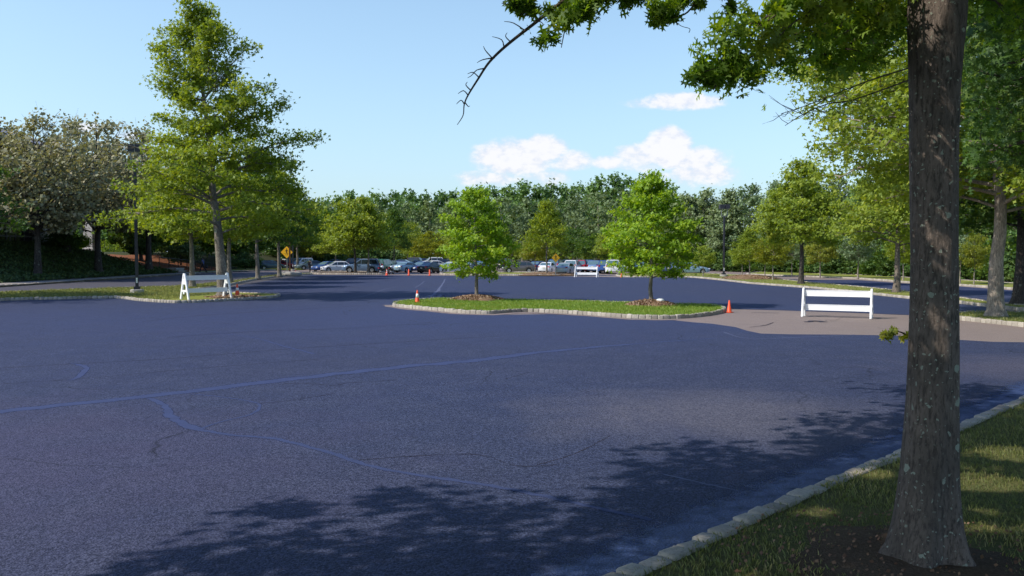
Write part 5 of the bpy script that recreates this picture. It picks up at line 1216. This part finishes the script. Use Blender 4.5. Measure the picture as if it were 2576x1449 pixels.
# two motorcycles behind the first far cone
def motorcycle(label, c, yaw):
    t = empty('motorcycle', label, 'motorcycle', c, yaw, 'motorcycles by the far left island')
    for x in (-.68, .70):
        m = MB(); n = 18; vs = []; prof = [(.22, -.05), (.30, -.06), (.32, 0), (.30, .06), (.22, .05)]; k = 5
        for i in range(n):
            a = 2 * math.pi * i / n
            for r_, yy in prof: vs.append((x + r_ * math.cos(a), yy, .32 + r_ * math.sin(a)))
        m.add(vs, [(i * k + j, i * k + (j + 1) % k, ((i + 1) % n) * k + (j + 1) % k, ((i + 1) % n) * k + j) for i in range(n) for j in range(k)]); w_ = m.obj('wheel', M['tyre'], t, smooth=True)
        m = MB(); m.tube([(x, -.03, .32), (x, .03, .32)], .2, 12); m.obj('rim', M['rim'], w_)
    m = MB(); m.tube([(.70, .08, .32), (.50, .08, .85)], .025, 6); m.tube([(.70, -.08, .32), (.50, -.08, .85)], .025, 6); m.tube([(.46, -.36, 1.0), (.5, -.1, .92), (.5, .1, .92), (.46, .36, 1.0)], .015, 6); m.obj('fork', M['galv'], t)
    m = MB(); m.tube([(.5, 0, .72), (.3, 0, .86), (.05, 0, .84), (-.1, 0, .74)], [.10, .17, .16, .08], 10); m.obj('tank', M['paint_white'], t, smooth=True)
    m = MB(); m.tube([(-.08, 0, .76), (-.3, 0, .74), (-.6, 0, .80), (-.82, 0, .86)], [.09, .13, .11, .05], 8); m.obj('seat', M['plastic_dark'], t, smooth=True)
    m = MB(); m.box((.08, 0, .45), (.5, .28, .36)); m.obj('engine', M['plastic_dark'], t, bevel=.04)
    m = MB(); m.tube([(.1, -.18, .3), (-.4, -.2, .3), (-.85, -.2, .38)], [.04, .05, .06], 8); m.obj('exhaust', M['rim'], t)
    m = MB(); m.box((-.84, 0, .74), (.06, .18, .08)); m.obj('taillight', M['lamp_red'], t)
motorcycle('dark motorcycle just left of the two collared far cone', G(960, 690.2, .004), R(75))
motorcycle('dark motorcycle just right of the two collared far cone', G(984, 690.2, .004), R(80))

# ================================================================== PEOPLE
def person(label, c, yaw, H, joints, shirt, legs_mat, skin, bag=False, stride=.3):
    t = empty('person', label, 'person', c, yaw); k = H / 1.75
    def skinmesh(name, pts, edges, rad, mat, root=0, sub=1, parent=None):
        me = bpy.data.meshes.new(name); me.from_pydata([tuple(x * k for x in p) for p in pts], edges, []); o = link_mesh(name, me, mat, parent or t)
        m = o.modifiers.new('Skin', 'SKIN'); 
        for i, sv in enumerate(me.skin_vertices[0].data): sv.radius = (rad[i][0] * k, rad[i][1] * k)
        me.skin_vertices[0].data[root].use_root = True
        s = o.modifiers.new('Sub', 'SUBSURF'); s.levels = sub; s.render_levels = sub + 1; m.use_smooth_shade = True; return o
    s = stride
    pts = [(0, 0, .96), (0, 0, 1.18), (0, 0, 1.40), (0, 0, 1.52), (.01, 0, 1.60), (.015, 0, 1.70),
           (0, .09, .90), (s * .55, .10, .50), (s * .8, .10, .10), (s * .8 + .16, .10, .05),
           (0, -.09, .90), (-s * .25, -.10, .50), (-s * .95, -.10, .14), (-s * .95 + .13, -.10, .05),
           (0, .19, 1.40), (-.10, .24, 1.15), (.04, .25, .92), (.08, .25, .84),
           (0, -.19, 1.40), (.08, -.24, 1.15), (.22, -.24, .95), (.28, -.24, .89)]
    E = [(0, 1), (1, 2), (2, 3), (3, 4), (4, 5), (0, 6), (6, 7), (7, 8), (8, 9), (0, 10), (10, 11), (11, 12), (12, 13), (2, 14), (14, 15), (15, 16), (16, 17), (2, 18), (18, 19), (19, 20), (20, 21)]
    rd = [(.12, .15), (.11, .14), (.11, .15), (.055, .055), (.085, .075), (.08, .07), (.085, .085), (.058, .058), (.042, .042), (.05, .03), (.085, .085), (.058, .058), (.042, .042), (.05, .03), (.06, .06), (.045, .045), (.035, .035), (.03, .04), (.06, .06), (.045, .045), (.035, .035), (.03, .04)]
    skinmesh('body', pts, E, rd, skin)
    skinmesh('shirt', [(0, 0, .92), (0, 0, 1.18), (0, 0, 1.41), (0, .18, 1.42), (-.07, .225, 1.22), (0, -.18, 1.42), (.055, -.225, 1.22)], [(0, 1), (1, 2), (2, 3), (3, 4), (2, 5), (5, 6)], [(.145, .175), (.125, .16), (.12, .165), (.07, .07), (.06, .06), (.07, .07), (.06, .06)], shirt)
    skinmesh('trousers', [(0, 0, .95), pts[6], pts[7], pts[8], pts[10], pts[11], pts[12]], [(0, 1), (1, 2), (2, 3), (0, 4), (4, 5), (5, 6)], [(.135, .165), (.10, .10), (.072, .072), (.055, .055), (.10, .10), (.072, .072), (.055, .055)], legs_mat)
    skinmesh('hair', [(-.02, 0, 1.66), (-.01, 0, 1.745)], [(0, 1)], [(.085, .085), (.075, .07)], M['hair'])
    for sy, x, z in ((.1, s * .8 + .06, .045), (-.1, -s * .95 + .05, .045)): mb = MB(); mb.box((x * k, sy * k, z * k), (.26 * k, .1 * k, .09 * k)); mb.obj('shoe', M['bag'], t, bevel=.02)
    for y in (-.03, .03): mb = MB(); mb.lathe([(.002, -.01), (.012, 0), (.002, .01)], ((.10) * k, y * k, 1.655 * k) if False else (.098 * k, y * k, 1.66 * k), 6); mb.obj('eye', M['hair'], t)
    mb = MB(); mb.add([(.095 * k, 0, 1.665 * k), (.125 * k, 0, 1.625 * k), (.09 * k, .018 * k, 1.62 * k), (.09 * k, -.018 * k, 1.62 * k)], [(0, 1, 2), (0, 3, 1), (1, 3, 2)]); mb.obj('nose', skin, t)
    # hands with separate fingers
    for hx, hy, hz in ((.09, .25, .80), (.30, -.24, .85)):
        for f in range(4): mb = MB(); y = hy + (f - 1.5) * .018; L = (.065, .078, .082, .07)[f]; mb.tube([Vector((hx, y, hz)) * k, Vector((hx + .01, y, hz - L * .55)) * k, Vector((hx + .03, y, hz - L)) * k], [.009 * k, .008 * k, .006 * k], 5); mb.obj('finger', skin, t)
        mb = MB(); mb.tube([Vector((hx + .02, hy + .03, hz + .03)) * k, Vector((hx + .05, hy + .035, hz - .01)) * k], [.011 * k, .008 * k], 5); mb.obj('thumb', skin, t)
    return t
wp_ = G(511, 685.2, .15)
person('person in a blue shirt and dark trousers walking on the left sidewalk', wp_, R(165), 1.82, None, M['shirt_blue'], M['trousers'], M['skin_dark'], stride=.42)
o = MB(); o.tube([Vector((0, 0, .0)), Vector((0, 0, -.14)), Vector((0, 0, -.34)), Vector((0, 0, -.42))], [.05, .15, .16, .06], 10); ob_ = o.obj('bag', M['bag'], smooth=True); ob_.location = wp_ + Vector((.32, .25, .92)); tag(ob_, 'black bag carried by the walking person in blue', 'bag')
pp = G(780, 684.0, .004)
person('person with a backpack in a white top crossing before the grey green sedan', pp, R(80), 1.58, None, M['shirt_white'], M['trousers'], M['skin'], stride=.14)
mb = MB(); mb.box((0, 0, 0), (.34, .2, .46)); mb.box((0, -.11, -.06), (.24, .07, .24)); o = mb.obj('backpack', M['bag'], bevel=.05); o.location = pp + Vector((-.03, -.25, 1.12)); tag(o, 'black backpack worn by the person in the white top', 'backpack')

# ================================================================== SKY, SUN, CAMERA
w = bpy.data.worlds.new('World'); bpy.context.scene.world = w; w.use_nodes = True; nt = w.node_tree; nt.nodes.clear()
def N_(typ, **kw):
    nd = nt.nodes.new(typ)
    for k, v in kw.items():
        if k.startswith('_'): setattr(nd, k[1:], v)
        else: nd.inputs[k].default_value = v
    return nd
def mth(op, a, b=0., c=0., clamp=False):
    nd = N_('ShaderNodeMath', _operation=op, _use_clamp=clamp)
    for i, v in enumerate((a, b, c)):
        if isinstance(v, (int, float)): nd.inputs[i].default_value = v
        else: nt.links.new(v, nd.inputs[i])
    return nd.outputs[0]
sky = N_('ShaderNodeTexSky', _sky_type='NISHITA', _sun_disc=False, _sun_elevation=SUN_EL, _sun_rotation=math.atan2(SUN_DIR.x, SUN_DIR.y), _altitude=0., _air_density=1.0, _dust_density=1.6, _ozone_density=1.5)
out = N_('ShaderNodeOutputWorld'); bg = N_('ShaderNodeBackground', Strength=SKY_STR)
tc = N_('ShaderNodeTexCoord'); sx = N_('ShaderNodeSeparateXYZ'); nt.links.new(tc.outputs['Generated'], sx.inputs[0])
dx, dy, dz = sx.outputs
yy = mth('MAXIMUM', dy, .05); U = mth('DIVIDE', dx, yy); V_ = mth('DIVIDE', dz, yy)     # tangent-plane direction of the sky ahead
cmb = N_('ShaderNodeCombineXYZ'); nt.links.new(U, cmb.inputs[0]); nt.links.new(mth('MULTIPLY', V_, 1.5), cmb.inputs[1])
nz = N_('ShaderNodeTexNoise', Scale=30., Detail=9., Roughness=.62); nt.links.new(cmb.outputs[0], nz.inputs['Vector'])
nz2 = N_('ShaderNodeTexNoise', Scale=9., Detail=3.); nt.links.new(cmb.outputs[0], nz2.inputs['Vector'])
dens = None
for (cx_, cy_, rx, ry, amp) in [(1375, 375, 50, 38, 1.), (1290, 400, 105, 45, .95), (1430, 405, 70, 26, .7), (1230, 448, 80, 24, .62), (1350, 448, 90, 24, .5), (1680, 375, 60, 48, 1.15), (1610, 400, 80, 36, .8), (1535, 408, 55, 18, .75), (1740, 400, 90, 34, .75), (1760, 440, 90, 36, .72), (1660, 450, 80, 26, .5), (1720, 258, 100, 22, .85), (1650, 262, 80, 16, .45), (200, 322, 60, 14, .6), (330, 345, 60, 14, .4), (1185, 292, 30, 8, .3)]:
    u0, v0 = (cx_ - CX) / F, (HZ - cy_) / F
    a = mth('POWER', mth('DIVIDE', mth('SUBTRACT', U, u0), rx * 1.35 / F), 2.); b = mth('POWER', mth('DIVIDE', mth('SUBTRACT', V_, v0), ry * 1.35 / F), 2.)
    e = mth('MULTIPLY', mth('SUBTRACT', 1., mth('ADD', a, b), clamp=True), amp)
    dens = e if dens is None else mth('MAXIMUM', dens, e)
d2 = mth('ADD', dens, mth('MULTIPLY', mth('SUBTRACT', nz.outputs['Fac'], .5), 1.5)); d2 = mth('ADD', d2, mth('MULTIPLY', mth('SUBTRACT', nz2.outputs['Fac'], .5), .6))
mr = N_('ShaderNodeMapRange', _interpolation_type='SMOOTHSTEP'); mr.inputs['From Min'].default_value = .14; mr.inputs['From Max'].default_value = .72; nt.links.new(d2, mr.inputs['Value'])
cf = mth('MULTIPLY', mr.outputs[0], mth('MULTIPLY', dens, 3., clamp=True), clamp=True); cf = mth('MULTIPLY', cf, .9)
cf = mth('MULTIPLY', cf, mth('GREATER_THAN', dy, .1))
g = N_('ShaderNodeMix', _data_type='RGBA', _blend_type='MULTIPLY'); g.inputs[0].default_value = 1.; nt.links.new(sky.outputs[0], g.inputs[6]); g.inputs[7].default_value = SKY_GAIN
up = mth('SUBTRACT', 1., mth('MULTIPLY', mth('SUBTRACT', dz, .30), 2.2, clamp=True), clamp=True); zf = N_('ShaderNodeMix', _data_type='RGBA'); nt.links.new(up, zf.inputs[0]); zf.inputs[6].default_value = (.17, .30, .66, 1); zf.inputs[7].default_value = (1, 1, 1, 1)
g2 = N_('ShaderNodeVectorMath', _operation='MULTIPLY'); nt.links.new(g.outputs[2], g2.inputs[0]); nt.links.new(zf.outputs[2], g2.inputs[1])
# soft haze toward the horizon
hz = mth('POWER', mth('SUBTRACT', 1., mth('ABSOLUTE', dz), clamp=True), 3.2)
hm = N_('ShaderNodeMix', _data_type='RGBA'); nt.links.new(mth('MULTIPLY', hz, HAZE), hm.inputs[0]); nt.links.new(g2.outputs[0], hm.inputs[6]); hm.inputs[7].default_value = HAZE_COL
cm = N_('ShaderNodeMix', _data_type='RGBA'); nt.links.new(cf, cm.inputs[0]); nt.links.new(hm.outputs[2], cm.inputs[6]); cc = N_('ShaderNodeMix', _data_type='RGBA'); nz3 = N_('ShaderNodeTexNoise', Scale=60., Detail=8., Roughness=.6); nt.links.new(cmb.outputs[0], nz3.inputs['Vector'])
mr3 = N_('ShaderNodeMapRange', _interpolation_type='SMOOTHSTEP'); mr3.inputs['From Min'].default_value = .35; mr3.inputs['From Max'].default_value = .6; nt.links.new(mth('ADD', mth('MULTIPLY', nz3.outputs['Fac'], .7), mth('MULTIPLY', d2, .25)), mr3.inputs['Value'])
nt.links.new(mr3.outputs[0], cc.inputs[0]); cc.inputs[6].default_value = (5.3, 5.5, 6.35, 1); cc.inputs[7].default_value = CLOUD_COL; nt.links.new(cc.outputs[2], cm.inputs[7])
nt.links.new(cm.outputs[2], bg.inputs[0]); nt.links.new(bg.outputs[0], out.inputs[0])
sd = bpy.data.lights.new('Sun', 'SUN'); sd.energy = SUN_STR; sd.angle = R(.55); sd.color = (1., .93, .80); so = bpy.data.objects.new('Sun', sd); C.objects.link(so)
tosun = Vector((SUN_DIR.x * math.cos(SUN_EL), SUN_DIR.y * math.cos(SUN_EL), math.sin(SUN_EL))); so.rotation_euler = tosun.to_track_quat('Z', 'Y').to_euler()
cam = bpy.data.cameras.new('Camera'); co = bpy.data.objects.new('Camera', cam); C.objects.link(co); co.location = (0, 0, CAMZ); co.rotation_euler = (math.pi / 2 - PITCH, 0, 0)
cam.sensor_width = 36.; cam.lens = 36. * F / 2576.; cam.clip_start = .05; cam.clip_end = 5000.
S = bpy.context.scene; S.camera = co
S.view_settings.view_transform = 'Standard'; S.view_settings.look = 'None'; S.view_settings.exposure = 0
S.cycles.max_bounces = 6; S.cycles.transparent_max_bounces = 4; S.cycles.use_denoising = True
